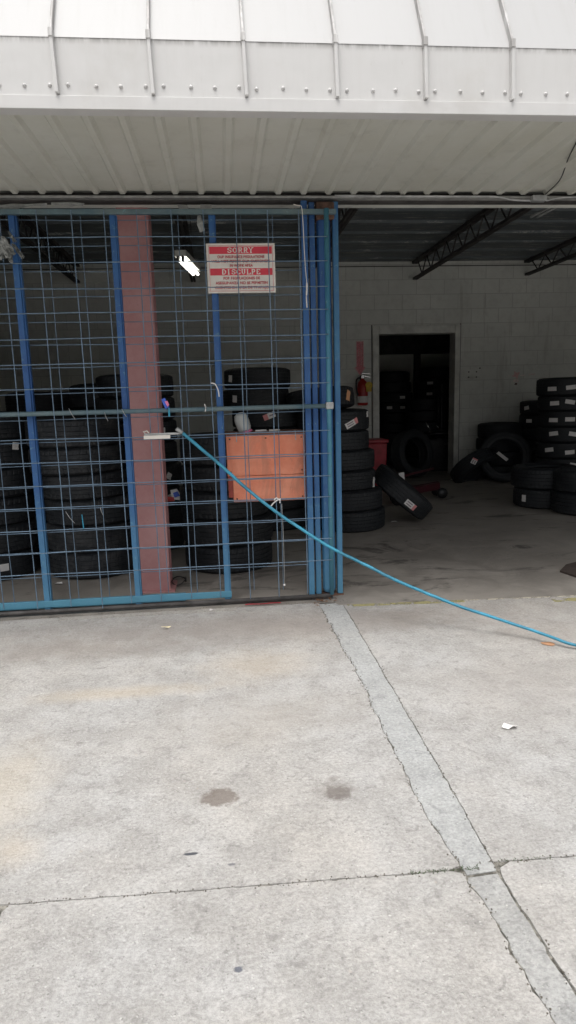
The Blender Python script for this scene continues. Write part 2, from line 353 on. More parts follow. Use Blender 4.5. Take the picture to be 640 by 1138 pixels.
# worn threshold paint and cement sill
def flat(name, pts, mat, z=.003, kind='structure', parent=None):
    b_ = B(); poly(b_, pts, .0005, z); o = obj(name, b_, mat, parent); return tag(o, kind=kind) if kind else o
def ragged(x0, x1, f, wd, n=40, s=3): 
    X = rng(x0, x1, abs(x1-x0)/n); return [(x, f(x)-wd/2*(1+.5*nz(x, 20, s))) for x in X] + [(x, f(x)+wd/2*(1+.5*nz(x, 20, s+9))) for x in X[::-1]]
flat('yellow_line', ragged(.67, 1.35, lambda x: yT(x)-.022, .034), M_ypaint)
flat('pale_line', ragged(1.36, 2.1, lambda x: yT(x)-.006, .014), M_ppaint)
flat('yellow_line', ragged(1.85, 2.03, lambda x: 3.43, .05, 14, 5), M_ypaint)
flat('yellow_line', ragged(1.93, 2.2, lambda x: 3.16, .06, 14, 6), M_ypaint)
flat('cement_sill', ragged(-.97, .03, lambda x: 3.607, .04, 50, 4), concrete('sill_cement', (.47, .45, .42), (.5, .47, .42), (.38, .36, .33)), .006)

# ------------------------------------------------------------------ building
bld = empty('tire_shop', (0, 3.8, 0), 'white painted concrete block tire shop with pale metal canopy over a wide garage opening', 'building')
def part(name, bm, mat, **kw):
    o = obj(name, bm, mat, bld, **kw); o.matrix_parent_inverse = Matrix.Translation((0, -3.8, 0)); return o
def sub(name, bm, mat, par, **kw): return obj(name, bm, mat, par, **kw)
YW = 9.3
DX0, DX1, DZ = 2.20, 3.385, 2.11
bm = B(); box(bm, -5, DX0, YW, YW+.2, 0, 3.25); box(bm, DX1, 8, YW, YW+.2, 0, 3.25); box(bm, DX0, DX1, YW, YW+.2, DZ, 3.25)
bmesh.ops.remove_doubles(bm, verts=bm.verts, dist=1e-5)
wall = part('back_wall', bm, M_block)
bm = B(); box(bm, -5, 8, YW-.006, YW-.001, 2.95, 2.962); sub('bond_line', bm, M_joist, wall).matrix_parent_inverse = Matrix()
for x0, x1 in ((-5.2, -5), (8, 8.2)):
    bm = B(); box(bm, x0, x1, 3.8, 13.6, 0, 3.25); part('side_wall', bm, M_block)
bm = B(); box(bm, -5, 8, 13.4, 13.6, 0, 3.25); part('rear_wall', bm, M_block)
bm = B(); box(bm, -5.2, -2.6, 3.86, 4.06, 0, 2.29); box(bm, 7.2, 8.2, 3.86, 4.06, 0, 2.29); box(bm, -5.2, 8.2, 3.86, 4.06, 2.30, 3.9); part('front_wall', bm, M_block)
# corrugated roof deck: ribs run along x
bm = B(); Y = 4.06; prof = []
while Y < 13.4:
    prof += [(Y, 3.02), (Y+.34, 3.02), (Y+.37, 3.07), (Y+.43, 3.07)]; Y += .46
lo = [bm.verts.new((-5, y, z)) for y, z in prof]; hi = [bm.verts.new((8, y, z)) for y, z in prof]
for i in range(len(prof)-1): bm.faces.new((lo[i], lo[i+1], hi[i+1], hi[i]))
part('roof_deck', bm, M_deck)
bm = B(); box(bm, -5.2, 8.2, 4.06, 13.6, 3.26, 3.4); part('roof', bm, M_asph)
# open web joists
for jx, zb in ((-3.38, 2.77), (-1.85, 2.77), (-.32, 2.77), (1.2, 2.77), (2.76, 2.77), (4.39, 2.81), (6.0, 2.8)):
    bm = B()
    for s in (-1, 1):
        bar(bm, (jx+s*.022, 4.06, 3.005), (jx+s*.022, YW, 3.005), .035, .04); 
        bar(bm, (jx+s*.018, 4.3, zb+.015), (jx+s*.018, YW-.02, zb+.015), .028, .03)
    y = 4.2; top = True
    while y < YW-.2:
        a = (jx, y, 2.99 if top else zb+.02); b_ = (jx, y+.19, zb+.02 if top else 2.99); tube(bm, [a, b_], .009, 6); y += .19; top = not top
    part('roof_joist', bm, M_joist)
# door frame
bm = B()
box(bm, DX0-.05, DX0+.045, YW-.03, YW+.215, 0, DZ+.045); box(bm, DX1-.03, DX1+.045, YW-.03, YW+.215, 0, DZ+.045); box(bm, DX0+.046, DX1-.031, YW-.028, YW+.213, DZ-.07, DZ+.045)
part('door_frame', bm, M_frame, bevel=.006)
bm = B(); box(bm, DX0-.062, DX0-.051, YW-.004, YW-.001, 0, DZ+.06); part('frame_joint', bm, M_joist); bm = B(); box(bm, DX1+.046, DX1+.06, YW-.004, YW-.001, 0, DZ+.06); part('frame_joint', bm, M_joist)
# partition and beam visible through the doorway
bm = B(); box(bm, 2.0, 5.5, 12.4, 12.5, 1.95, 2.3); part('rear_beam', bm, M_joist)
bm = B(); box(bm, 3.70, 3.80, 12.38, 12.5, 0, 1.95); part('rear_post', bm, M_joist)
bm = B(); box(bm, 2.0, 5.5, 12.52, 12.6, 0, 2.3); part('rear_partition', bm, simple('cream_board', (.8, .8, .72), .6, 0, .08, 3))
# steel column
bm = B(); cx0, cx1, cy = -.562, -.382, 4.05
box(bm, cx0, cx1, cy, cy+.012, .012, 3.0); box(bm, cx0, cx1, cy+.17, cy+.182, .012, 3.0); box(bm, (cx0+cx1)/2-.004, (cx0+cx1)/2+.004, cy+.0125, cy+.1695, .012, 3.0)
colm = part('steel_column', bm, M_pink)
bm = B(); box(bm, cx0-.03, cx1+.03, cy-.03, cy+.21, 0, .0115); sub('base_plate', bm, M_pink, colm)
# canopy : fascia, soffit, seams, screws
YF = 2.72; ZB, ZC = 2.281, 2.529
bm = B()
X0, X1 = -6.0, 7.6
def sheet(bm, pts, x0, x1, mi=0):
    a = [bm.verts.new((x0, y, z)) for y, z in pts]; b = [bm.verts.new((x1, y, z)) for y, z in pts]
    for i in range(len(pts)-1): bm.faces.new((a[i], a[i+1], b[i+1], b[i])).material_index = mi
sheet(bm, [(YF+.018, ZB+.06), (YF+.004, ZB+.05), (YF, ZB+.05), (YF, ZC)], X0, X1)
can = part('canopy', bm, M_fascia)
bm = B(); sheet(bm, [(YF-.002, ZC-.002), (YF+.55, ZC+.98), (YF+1.14, ZC+1.45)], X0, X1); sub('mansard_sheet', bm, M_canopy, can)
bm = B(); box(bm, X0, X1, YF-.012, YF-.001, ZB, ZB+.047); box(bm, X0, X1, YF-.0005, YF+.05, ZB+.0005, ZB+.004); sub('drip_edge', bm, M_fascia, can, bevel=.002)
bm = B(); sp = .1385; x = -1.108+.075 - sp*38; YS0, YS1 = YF+.051, 3.757
prof = []
while x < X1-.1:   # ribs hang down, flats sit higher
    prof += [(x-.024, ZB+.022), (x-.011, ZB+.006), (x+.011, ZB+.006), (x+.024, ZB+.022)]
    x += sp
lo = [bm.verts.new((a, YS0, z)) for a, z in prof]; hi = [bm.verts.new((a, YS1, z)) for a, z in prof]
for i in range(len(prof)-1): bm.faces.new((lo[i], lo[i+1], hi[i+1], hi[i]))
sub('soffit_sheet', bm, M_soffit, can)
bm = B(); box(bm, X0, X1, YS1+.001, YS1+.05, 2.270, 2.2825); sub('header_trim', bm, M_trim, can, bevel=.003)
bm = B(); box(bm, X0, X1, YS1+.052, YS1+.10, 2.262, 2.31); sub('header_beam', bm, M_joist, can)
seamx = [-.565+.351*i for i in range(-12, 20)]
for sx in seamx:
    bm = B()
    bar(bm, (sx+.006, YF-.012, ZB+.052), (sx, YF-.012, ZC+.002), .013, .024, (0, -1, 0)); bar(bm, (sx, YF-.012, ZC-.012), (sx, YF-.008, ZC+.02), .017, .03, (0, -1, 0))
    bar(bm, (sx, YF-.010, ZC+.004), (sx, YF+.54, ZC+.985), .010, .024, (0, -1, .5))
    sub('standing_seam', bm, M_fascia, can, bevel=.002)
for sx in seamx[9:20]:
    for dx in (-.021, .045, .148, .238):
        bm = B(); lathe(bm, [(.0075, 0), (.0075, .002), (.0045, .0025), (.0045, .006), (.0005, .0065)], 10)
        bmesh.ops.rotate(bm, verts=bm.verts, cent=(0, 0, 0), matrix=Matrix.Rotation(R(90), 3, 'X'))
        bmesh.ops.translate(bm, verts=bm.verts, vec=(sx+dx, YF-.0006, ZB+.085+rnd.uniform(-.003, .003)))
        sub('screw', bm, M_fascia, can)
for o in can.children: pass

# conduit along the header, junction box, inner conduits, dangling wire
cond = empty('electric_conduit', (1.8, 3.73, 2.28), 'thin grey conduit with small junction box running along the underside of the canopy edge', 'conduit')
def world_child(o, par): o.parent = par; o.matrix_parent_inverse = Matrix.Translation(par.location).inverted(); return o
bm = B(); pts = [onY(px, py, 3.74) for px, py in ((372, 217.5), (440, 218), (520, 218.3), (552, 218.8), (570, 222), (592, 223))]; tube(bm, catmull(pts, 6), .006, 8); world_child(obj('pipe', bm, M_galv), cond)
p = onY(598.5, 221, 3.73); bm = B(); box(bm, p.x-.042, p.x+.042, p.y-.02, p.y+.02, p.z-.014, p.z+.016); jb = world_child(obj('junction_box', bm, M_galv, bevel=.003), cond)
bm = B(); tube(bm, catmull([onY(607, 223, 3.74), onY(620, 220, 3.74), onY(640, 219, 3.74), onY(700, 219, 3.74)], 6), .006, 8); world_child(obj('pipe', bm, M_galv), cond)
for dx in (0, 7):
    bm = B(); tube(bm, catmull([onY(590+dx, 241, 4.35), onY(615+dx, 228, 4.15), onY(650+dx, 210, 3.98)], 6), .009, 8); world_child(obj('pipe', bm, M_galv), cond)
bm = B(); tube(bm, catmull([onY(606, 216, 3.74), onY(622, 200, 3.5)-Vector((0, 0, .0)), onY(632, 175, 3.2), onY(645, 150, 2.95)], 8), .003, 6)
tag(obj('dangling_wire', bm, M_black), 'thin dark wire hanging in a curve under the canopy by the junction box', 'wire')

# fluorescent lamp
lamp = empty('ceiling_lamp', (-.25, 6.4, 2.44), 'lit fluorescent strip lamp with two tubes hanging inside, left of the red and white sign', 'lamp')
a, b_ = onZ(200.5, 288, 2.4), onZ(217.5, 305, 2.4); s = (b_-a).normalized().cross(Vector((0, 0, 1)))
bm = B(); bar(bm, a+Vector((0, 0, .05)), b_+Vector((0, 0, .05)), .10, .05); world_child(obj('housing', bm, M_frame), lamp)
for q in (-1, 1):
    bm = B(); tube(bm, [a+s*q*.022, b_+s*q*.022], .0125, 10); world_child(obj('tube', bm, M_tube), lamp)
    for e_ in (a, b_):
        bm = B(); box(bm, e_.x+s.x*q*.022-.012, e_.x+s.x*q*.022+.012, e_.y-.012, e_.y+.012, e_.z-.016, e_.z+.024); world_child(obj('socket', bm, M_joist), lamp)
for e_ in (a.lerp(b_, .2), a.lerp(b_, .8)):
    bm = B(); tube(bm, [e_+Vector((0, 0, .07)), Vector((e_.x, e_.y, 3.02))], .003, 5); world_child(obj('hanger', bm, M_joist), lamp)

# ------------------------------------------------------------------ gate
def root_child(name, bm, mat, root, **kw): return world_child(obj(name, bm, mat, **kw), root)
YP = 3.757
def wires(bm, V, H, Y, x0, x1, z0, z1, r, seed):
    """V: list of x; H: list of z. Slightly bent welded wires."""
    for i, x in enumerate(V):
        pts = [(x+.004*nz(z, 1.7, seed+i)+.0015*nz(z, 7, seed+i), Y+.004*nz(z, 2, seed+i+50), z) for z in rng(z0+rnd.uniform(0, .03), z1, .07)]
        tube(bm, pts, r, 5, cap=False)
    for i, z in enumerate(H):
        pts = [(x, Y-r*1.6+.004*nz(x, 2, seed+i+80), z+.007*nz(x, 1.3, seed+i+90)+.002*nz(x, 6, seed+i+90)) for x in rng(x0, x1, .07)]
        tube(bm, pts, r, 5, cap=False)
# inner framed panel
g1 = empty('framed_mesh_gate', (-.5, YP, 0), 'blue steel framed wire mesh gate panel with three upright posts, left part of the entrance', 'gate')
for x, wd in ((-1.060, .046), (-.541, .044), (-.017, .044)):
    bm = B(); bar(bm, (x-.004, YP, .02), (x, YP, 2.18), wd*.68, .04, (0, 1, 0)); bar(bm, (x+wd*.42-.004, YP+.006, .02), (x+wd*.42, YP+.006, 2.18), wd*.2, .03, (0, 1, 0))
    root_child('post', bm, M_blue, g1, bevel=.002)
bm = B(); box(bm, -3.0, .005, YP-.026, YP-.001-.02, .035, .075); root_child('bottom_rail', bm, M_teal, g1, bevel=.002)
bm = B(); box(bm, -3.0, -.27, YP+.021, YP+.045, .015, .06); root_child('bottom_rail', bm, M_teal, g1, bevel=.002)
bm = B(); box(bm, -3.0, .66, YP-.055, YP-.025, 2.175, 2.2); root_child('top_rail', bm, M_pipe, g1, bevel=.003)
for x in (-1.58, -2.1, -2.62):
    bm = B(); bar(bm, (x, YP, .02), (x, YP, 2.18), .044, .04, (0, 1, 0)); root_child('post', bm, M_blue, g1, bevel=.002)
bm = B()
V2 = [onY(px, 460, YP+.04).x for px in (70, 106, 141, 175, 209, 242, 275, 309)]; V2 = [V2[0]-.185*k_ for k_ in range(8, 0, -1)] + V2
H2 = [onY(100, y, YP+.04).z for y in (245, 274, 302, 330, 358, 383, 408, 436.5, 465, 490, 515.5, 540, 564.5, 589, 612, 639)]
wires(bm, V2, H2, YP+.04, -3.0, .50, .03, 2.19, .0025, 11)
root_child('wire_mesh', bm, M_wire, g1)
# outer pipe gate
YO = 3.70
g2 = empty('pipe_frame_gate', (-.4, YO, 0), 'worn pipe framed wire mesh gate with waist high rail, in front of the blue posts', 'gate')
pL, pR = onY(0, 461, YO), onY(366, 451.5, YO)
zr = pL.z
bm = B(); tube(bm, [(-3.0, YO, zr+.004), (-1.2, YO, zr), (-.5, YO, zr-.002), (pR.x, YO, zr-.003)], .0135, 10); root_child('mid_rail', bm, M_pipe, g2)
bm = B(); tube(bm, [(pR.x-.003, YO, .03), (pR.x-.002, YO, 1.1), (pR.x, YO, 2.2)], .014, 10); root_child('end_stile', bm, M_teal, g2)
bm = B(); tube(bm, [(-3.0, YO, .022), (pR.x, YO, .022)], .013, 8); root_child('bottom_rail', bm, simple('rusty_dark_pipe', (.085, .08, .078), .7, .2, .4, 14), g2)
bm = B(); box(bm, pR.x-.022, pR.x+.022, YO-.021, YO+.02, zr-.022, zr+.018); root_child('corner_fitting', bm, M_galv, g2, bevel=.006)
bm = B()
V1 = [onY(px, 460, YO-.012).x for px in (20.5, 60, 97, 131, 166, 202, 236, 270.5, 304, 337)]; V1 = [V1[0]-.185*k_ for k_ in range(8, 0, -1)] + V1
H1 = [onY(100, y, YO-.012).z for y in (264, 292, 321, 347.5, 376, 404, 431.5, 487, 513, 538.5, 562.5, 587, 611.5, 636)]
wires(bm, V1, H1, YO-.012, -3.0, pR.x, .025, 2.19, .0030, 31)
root_child('wire_mesh', bm, M_wire, g2)
# twisted wire ties on the mesh
for px, py, l, an in ((80, 460, 12, 60), (78, 575, 14, 50), (138, 459, 9, 60), (113, 568, 9, 75), (118, 463, 10, 70)):
    p = onY(px, py, YO-.03); L = l/200
    bm = B(); tube(bm, catmull([p-Vector((L/2*math.cos(R(an)), 0, -L/2)), p+Vector((0, -.012, 0)), p+Vector((L/2*math.cos(R(an)), 0, -L/2))], 4), .0018, 5); root_child('wire_tie', bm, M_galv, g2)
# latch box on the gate
lt = onY(176, 484.5, YO-.03); 
lat = empty('latch_bar', lt, 'pale grey metal latch bar wired to the gate in front of the pink column', 'latch')
bm = B(); box(bm, -.08, .065, -.01, .012, -.016, .004); obj('bar', bm, M_signw, lat, bevel=.002)
bm = B(); box(bm, -.078, .12, -.006, .01, .0045, .016); obj('hasp', bm, M_galv, lat, bevel=.002)
bm = B(); tube(bm, [(-.07, -.012, .016), (-.08, -.014, .026), (-.06, -.014, .03), (-.05, -.012, .018)], .004, 6); obj('hook', bm, M_signw, lat)
# fixed end posts
for i, (x, wd, dp, y, m_, lb) in enumerate(((.490, .034, .04, YP+.01, M_blue, 'thin light blue steel post, leftmost of the tight group at the gate end'),
                              (.536, .032, .04, YP+.04, M_blue, 'thin blue steel post, second from the left in the group at the gate end'),
                              (.604, .078, .07, YP+.045, M_blue, 'thick blue steel post with rusty top at the gate end'),
                              (.667, .032, .04, YP+.03, M_green, 'rightmost blue post of the gate end, green scuffed at its foot'))):
    r_ = empty('gate_post', (x, y, 0), lb, 'post', 'blue posts at the end of the gate')
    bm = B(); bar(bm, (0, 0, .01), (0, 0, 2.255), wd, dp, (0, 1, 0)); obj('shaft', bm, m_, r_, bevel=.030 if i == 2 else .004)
    bm = B(); box(bm, -wd*.6, wd*.6, -dp*.6, dp*.6, 0, .009); obj('foot_plate', bm, M_rust, r_)
    if i == 2:
        bm = B(); box(bm, -.045, .055, -.05, .04, 2.16, 2.25); obj('bracket', bm, M_rust, r_, bevel=.006)

# sign -----------------------------------------------------------------
sg = empty('warning_sign', (.135, 3.725, 1.90), 'red and white sorry disculpe notice wired to the mesh gate', 'sign')
sw, sh = .372, .258
bm = B(); box(bm, -sw/2, sw/2, 0, .003, -sh/2, sh/2); obj('panel', bm, M_signw, sg)
def T(txt, size, mat, x, z, width=None, ex=.0004, off=0, par=None, name='lettering', y=-.0015):
    c = bpy.data.curves.new(name, 'FONT'); c.body = txt; c.size = size; c.extrude = ex; c.offset = off; c.align_x = 'CENTER'; c.align_y = 'CENTER'; c.space_character = 1.05
    o = bpy.data.objects.new(name, c); COL.objects.link(o)
    dg = bpy.context.evaluated_depsgraph_get(); me = bpy.data.meshes.new_from_object(o.evaluated_get(dg)); bpy.data.objects.remove(o)
    o = bpy.data.objects.new(name, me); COL.objects.link(o); me.materials.clear(); me.materials.append(mat)
    X = [v.co.x for v in me.vertices]; wd = max(X)-min(X); s_ = (width/wd) if width else 1
    for v in me.vertices: v.co = Vector((v.co.x*s_, -v.co.z, v.co.y))
    o.parent = par; o.location = (x, y, z); return o
for z0, z1 in ((.075, .113), (-.036, .0)):
    bm = B(); box(bm, -sw/2+.016, sw/2-.016, -.0008, -.0002, z0, z1); obj('colour_band', bm, M_signr, sg)
bm = B()
for a in ((-sw/2+.012, -sw/2+.0135, -sh/2+.012, sh/2-.012), (sw/2-.0135, sw/2-.012, -sh/2+.012, sh/2-.012)): box(bm, a[0], a[1], -.0008, -.0002, a[2], a[3])
for z in (-sh/2+.0105, sh/2-.012): box(bm, -sw/2+.012, sw/2-.012, -.0008, -.0002, z, z+.0015)
obj('border', bm, M_signr, sg)
# slab serif headline letters, built as strokes
def serif_word(txt, z, h, width, par):
    G = {'I': ([[(.5, 0), (.5, 1)]], 1), 'L': ([[(.3, 0), (.3, 1)], [(.3, .05), (1, .05), (1, .3)]], 1), 'D': ([[(.25, 0), (.25, 1)], [(.1, .94), (.6, .94), (.95, .7), (.95, .3), (.6, .06), (.1, .06)]], 1),
         'O': ([[(.5, .06), (.12, .25), (.12, .75), (.5, .94), (.88, .75), (.88, .25), (.5, .06)]], 1), 'S': ([[(.88, .68), (.88, .85), (.5, .95), (.15, .8), (.15, .62), (.85, .4), (.85, .18), (.5, .05), (.12, .15), (.12, .32)]], 1),
         'R': ([[(.25, 0), (.25, 1)], [(.1, .94), (.65, .94), (.85, .8), (.85, .62), (.65, .5), (.25, .5)], [(.55, .5), (.9, 0)]], 1), 'Y': ([[(.1, 1), (.5, .48)], [(.9, 1), (.5, .48)], [(.5, 0), (.5, .5)]], 1),
         'C': ([[(.88, .68), (.85, .84), (.5, .94), (.12, .75), (.12, .25), (.5, .06), (.85, .16), (.9, .32)]], 1), 'U': ([[(.2, 1), (.2, .25), (.5, .05), (.8, .25), (.8, 1)]], 1),
         'P': ([[(.25, 0), (.25, 1)], [(.1, .94), (.65, .94), (.88, .8), (.88, .58), (.65, .44), (.25, .44)]], 1), 'E': ([[(.25, 0), (.25, 1)], [(.1, .94), (.9, .94), (.9, .75)], [(.25, .5), (.68, .5)], [(.1, .06), (.92, .06), (.92, .28)]], 1)}
    SF = {'I': [(.5, 0), (.5, 1)], 'L': [(.3, 0), (.3, 1)], 'D': [], 'R': [(.25, 0), (.95, 0)], 'Y': [(.5, 0), (.1, 1), (.9, 1)], 'U': [(.2, 1), (.8, 1)], 'P': [(.25, 0)], 'E': []}
    cw = width/len(txt); bm = B(); lay = 0
    for i, ch in enumerate(txt):
        x0 = -width/2+i*cw; wd = cw*.80
        for st in G[ch][0]:
            for a, b in zip(st, st[1:]):
                lay = (lay+1) % 7; yy = -.0016-.00006*lay
                bar(bm, (x0+a[0]*wd, yy, z-h/2+a[1]*h), (x0+b[0]*wd, yy, z-h/2+b[1]*h), h*(.22 if abs(a[0]-b[0]) < .3 else .13), .0008, (0, 1, 0))
        for a in SF.get(ch, []):
            lay = (lay+1) % 7; yy = -.0016-.00006*lay
            bar(bm, (x0+a[0]*wd-wd*.24, yy, z-h/2+a[1]*h*.94+h*.03), (x0+a[0]*wd+wd*.24, yy, z-h/2+a[1]*h*.94+h*.03), h*.1, .0008, (0, 1, 0))
    return obj('headline', bm, M_signw, par)
serif_word('SORRY', .094, .028, .145, sg); serif_word('DISCULPE', -.018, .028, .215, sg)
for t_, z, wd in (('OUR INSURANCE REGULATIONS', .059, .255), ('WILL NOT PERMIT OUR CUSTOMERS', .036, .32), ('IN WORK AREA', .014, .125), ('POR REGULACIONES DE', -.052, .20), ('ASEGURANZA NO SE PERMITEN', -.077, .285), ('CLIENTES EN AREA DE TRABAJO', -.101, .295)):
    T(t_, .019, M_signl, 0, z, wd, par=sg, off=.0007, name='small_text')

# ------------------------------------------------------------------ tires
PROTO = {}
SIZES = [(.320, .195), (.325, .182), (.312, .205), (.330, .190), (.305, .176), (.34, .215)]
def tire_mesh(si, kind):
    key = (si, kind)
    if key in PROTO: return PROTO[key]
    Ro, W = SIZES[si]; h = W/2; N = 96; Ri = Ro*.63
    bm = B(); me = bpy.data.meshes.new(kind)
    if kind == 'tread':
        prof = [(Ro-.022, -h*.93), (Ro-.010, -h*.86)]
        ribs = [-.80, -.52, -.47, -.18, -.13, .13, .18, .47, .52, .80]
        for i, q in enumerate(ribs):
            a = (Ro-.002-.006*abs(q)**3); 
            prof.append((a, q*h))
            if i % 2 == 1 and i < len(ribs)-1: prof.append((a-.005, q*h+.003)); prof.append((a-.005, ribs[i+1]*h-.003))
        prof += [(Ro-.010, h*.86), (Ro-.022, h*.93)]
        rings = []
        for r, z in prof:
            ring = []
            for k_ in range(N*2):
                rr = r; t = 2*math.pi*(k_ + (abs(z)/h)*2.2)/(N*2)
                if abs(z) > h*.5 and k_ % 4 == 0: rr -= .003
                if abs(z) <= h*.5 and k_ % 6 == 0 and r > Ro-.006: rr -= .0015
                ring.append(bm.verts.new((rr*math.cos(t), rr*math.sin(t), z)))
            rings.append(ring)
        n = N*2
        for q, s_ in zip(rings, rings[1:]):
            for k_ in range(n): bm.faces.new((q[k_], q[(k_+1) % n], s_[(k_+1) % n], s_[k_]))
    else:
        sgn = 1 if kind == 'sidewall_up' else -1
        prof = [(Ro-.0215, h*.93), (Ro-.035, h*.985), (Ro-.037, h*1.0), (Ro-.041, h*.995), (Ro-.07, h*1.04), (Ro-.073, h*1.055), (Ro-.077, h*1.04), (Ri+.03, h*.93), (Ri+.027, h*.95), (Ri+.014, h*.86), (Ri, h*.74), (Ri+.002, h*.66), (Ri+.02, h*.70), (Ro-.05, h*.86), (Ro-.028, h*.6), (Ro-.026, 0)]
        lathe(bm, [(r, z*sgn) for r, z in prof], N)
    bmesh.ops.recalc_face_normals(bm, faces=bm.faces[:]); bm.to_mesh(me); bm.free()
    if kind != 'tread': me.shade_smooth()
    PROTO[key] = me; return me
TM = {}
def tmesh(si, kind, mat):
    key = (si, kind, mat.name)
    if key not in TM:
        me = tire_mesh(si, kind).copy(); me.materials.clear(); me.materials.append(mat); me.name = kind.split('_')[0]; TM[key] = me
    return TM[key]
def tire(loc, si, label, group, rot=(0, 0, 0), dusty=False):
    e_ = empty('tire', loc, label, 'tire', group); e_.rotation_euler = rot
    for nm, kd in (('tread', 'tread'), ('sidewall', 'sidewall_up'), ('sidewall', 'sidewall_dn')):
        o = bpy.data.objects.new(nm, tmesh(si, kd, M_dusty if dusty else (M_tread if kd == 'tread' else M_side))); COL.objects.link(o); o.parent = e_
    return e_
def sticker(t, si, ang, z=0, w_=.085, h_=.05, tilt=0, style=0):
    """curved paper label glued round the tread of tire t at angle ang (tire's own axes)"""
    Ro, W = SIZES[si]; rr = Ro+.0015; bm = B(); nx, nh = 8, 5
    grid = []
    for i in range(nx+1):
        col_ = []
        for j in range(nh+1):
            u, v = (i/nx-.5)*w_, (j/nh-.5)*h_; a, b = u*math.cos(tilt)-v*math.sin(tilt), u*math.sin(tilt)+v*math.cos(tilt)
            r2 = rr+.0012*math.sin(i*1.3+j); col_.append(bm.verts.new((r2*math.cos(ang+a/rr), r2*math.sin(ang+a/rr), z+b)))
        grid.append(col_)
    for i in range(nx):
        for j in range(nh):
            f = bm.faces.new((grid[i][j], grid[i+1][j], grid[i+1][j+1], grid[i][j+1]))
            f.material_index = (1 if i >= nx-2 else (2 if (j in (1, 3) and 1 <= i <= nx-4) else 0)) if style < 2 else (1 if style == 2 else 0)
            if style == 1: f.material_index = 1 if i < 3 else (2 if j == 2 and i > 3 else 0)
    o = obj('sticker', bm, [M_paper, M_orangep if style == 2 else M_pinkp, M_ink], t); return o
ORD = ['bottom', 'second', 'third', 'fourth', 'fifth', 'sixth', 'seventh', 'eighth', 'ninth', 'tenth']
def stack(px, pyb, n, where, sizes, offs=None, dusty=False, stickers=(), jitter=.012, top_tilt=None, c=None):
    """stickers: (level, d in -1..1 across the face, dz, tilt_deg, style, w)"""
    if c is None:
        a = onZ(px, pyb); d = math.hypot(a.x, a.y); c = Vector((a.x, a.y, 0))*(1+.32/d)
    z = 0; out = []
    for i in range(n):
        si = sizes[i % len(sizes)]; Ro, W = SIZES[si]; W *= .985
        ox = offs[i] if offs else 0
        loc = (c.x+ox+rnd.uniform(-jitter, jitter), c.y+rnd.uniform(-jitter, jitter)*1.5, z+W*.52)
        if n == 2: nm = ('lower', 'upper')[i]+' tire of'
        else: nm = ('bottom tire of' if i == 0 else 'top tire of' if i == n-1 else ORD[i]+' tire from the bottom of')
        rot = (rnd.uniform(-.006, .006), rnd.uniform(-.006, .006), rnd.uniform(0, 6.28))
        if i == n-1 and top_tilt: rot = (top_tilt[0], top_tilt[1], rot[2]); loc = (loc[0], loc[1], loc[2]+top_tilt[2])
        t = tire(loc, si, nm+' '+where, 'tires stacked in the shop', rot, dusty)
        face = math.atan2(-loc[1], -loc[0]) - rot[2]
        for s_ in stickers:
            if s_[0] == i: sticker(t, si, face+math.asin(s_[1]), s_[2], s_[5] if len(s_) > 5 else .085, .05, R(s_[3]), s_[4])
        z += W*1.0; out.append(t)
    return out
# left of the column
stack(-2, 648, 6, 'the stack cut by the left picture edge', [0, 3, 0, 2, 0, 1], stickers=((0, .14, .0, 0, 3, .09), (3, .02, .03, 0, 0, .11), (4, .6, .05, 80, 3, .05)))
stack(104, 645, 6, 'the dusty stack between the leftmost blue posts', [1, 0, 1, 4, 1, 0], [.03, .02, .025, -.0, -.035, -.045], True)
stack(60, 600, 7, 'the far stack behind the two left stacks', [1, 3, 0], [0, .02, 0, -.02, .0, .02, .03])
stack(118, 612, 7, 'the dark stack behind the dusty stack', [0, 1, 2], c=Vector((-.93, 5.55, 0)))
stack(150, 618, 8, 'the stack behind the pink steel column', [4, 4, 4, 1, 4, 4, 1, 4], [.03, .02, .0, .02, .0, .01, .0, .0], c=Vector((-.70, 5.38, 0)), stickers=((2, .70, 0, 10, 3, .05), (3, .62, .0, 60, 3, .05), (4, .5, .01, 85, 3, .06), (5, .58, 0, 90, 3, .06)))
# behind the orange box
stack(256, 640, 5, 'the front stack below the orange box', [0, 3, 0, 1, 2], [0, .01, -.01, .01, .0])
stack(298, 592, 8, 'the tall stack rising above the orange box', [3, 1, 0, 0, 1, 1, 4, 4], [.06, .05, .03, .0, .03, .02, -.06, -.05],
      stickers=((3, .55, 0, 0, 3, .075), (2, .6, 0, 40, 3, .06), (5, .06, .02, 20, 1, .11), (7, -.78, 0, 85, 3, .06), (6, -.62, 0, 85, 3, .06)))
# right of the gate
G_ = stack(389, 593, 7, 'the stack right of the gate end', [3, 1, 4, 1, 4, 1, 4], [-.02, -.05, -.08, -.115, -.15, -.17, -.28], c=Vector((1.145, 5.83, 0)), top_tilt=(.05, .10, .005),
      stickers=((5, .50, -.02, 25, 0, .13), (6, .80, .0, 70, 2, .09), (5, .93, .05, 90, 3, .05), (2, .93, -.03, 80, 3, .09)))
# tilted tire leaning on that stack
t = tire((1.66, 5.97, .285), 1, 'single tire tilted sideways against the stack beside the gate, pink and white sticker on it', 'loose tires', (0, R(41), R(-10)))
def face_ang(t, px, py, Y):
    """angle in the tire's own frame of the tread point nearest the sight line"""
    bpy.context.view_layer.update(); p = t.matrix_world.inverted() @ onY(px, py, Y); return math.atan2(p.y, p.x), p.z
a_, z_ = face_ang(t, 456, 561, 5.66); sticker(t, 1, a_, z_, .12, .055, R(0), 0)
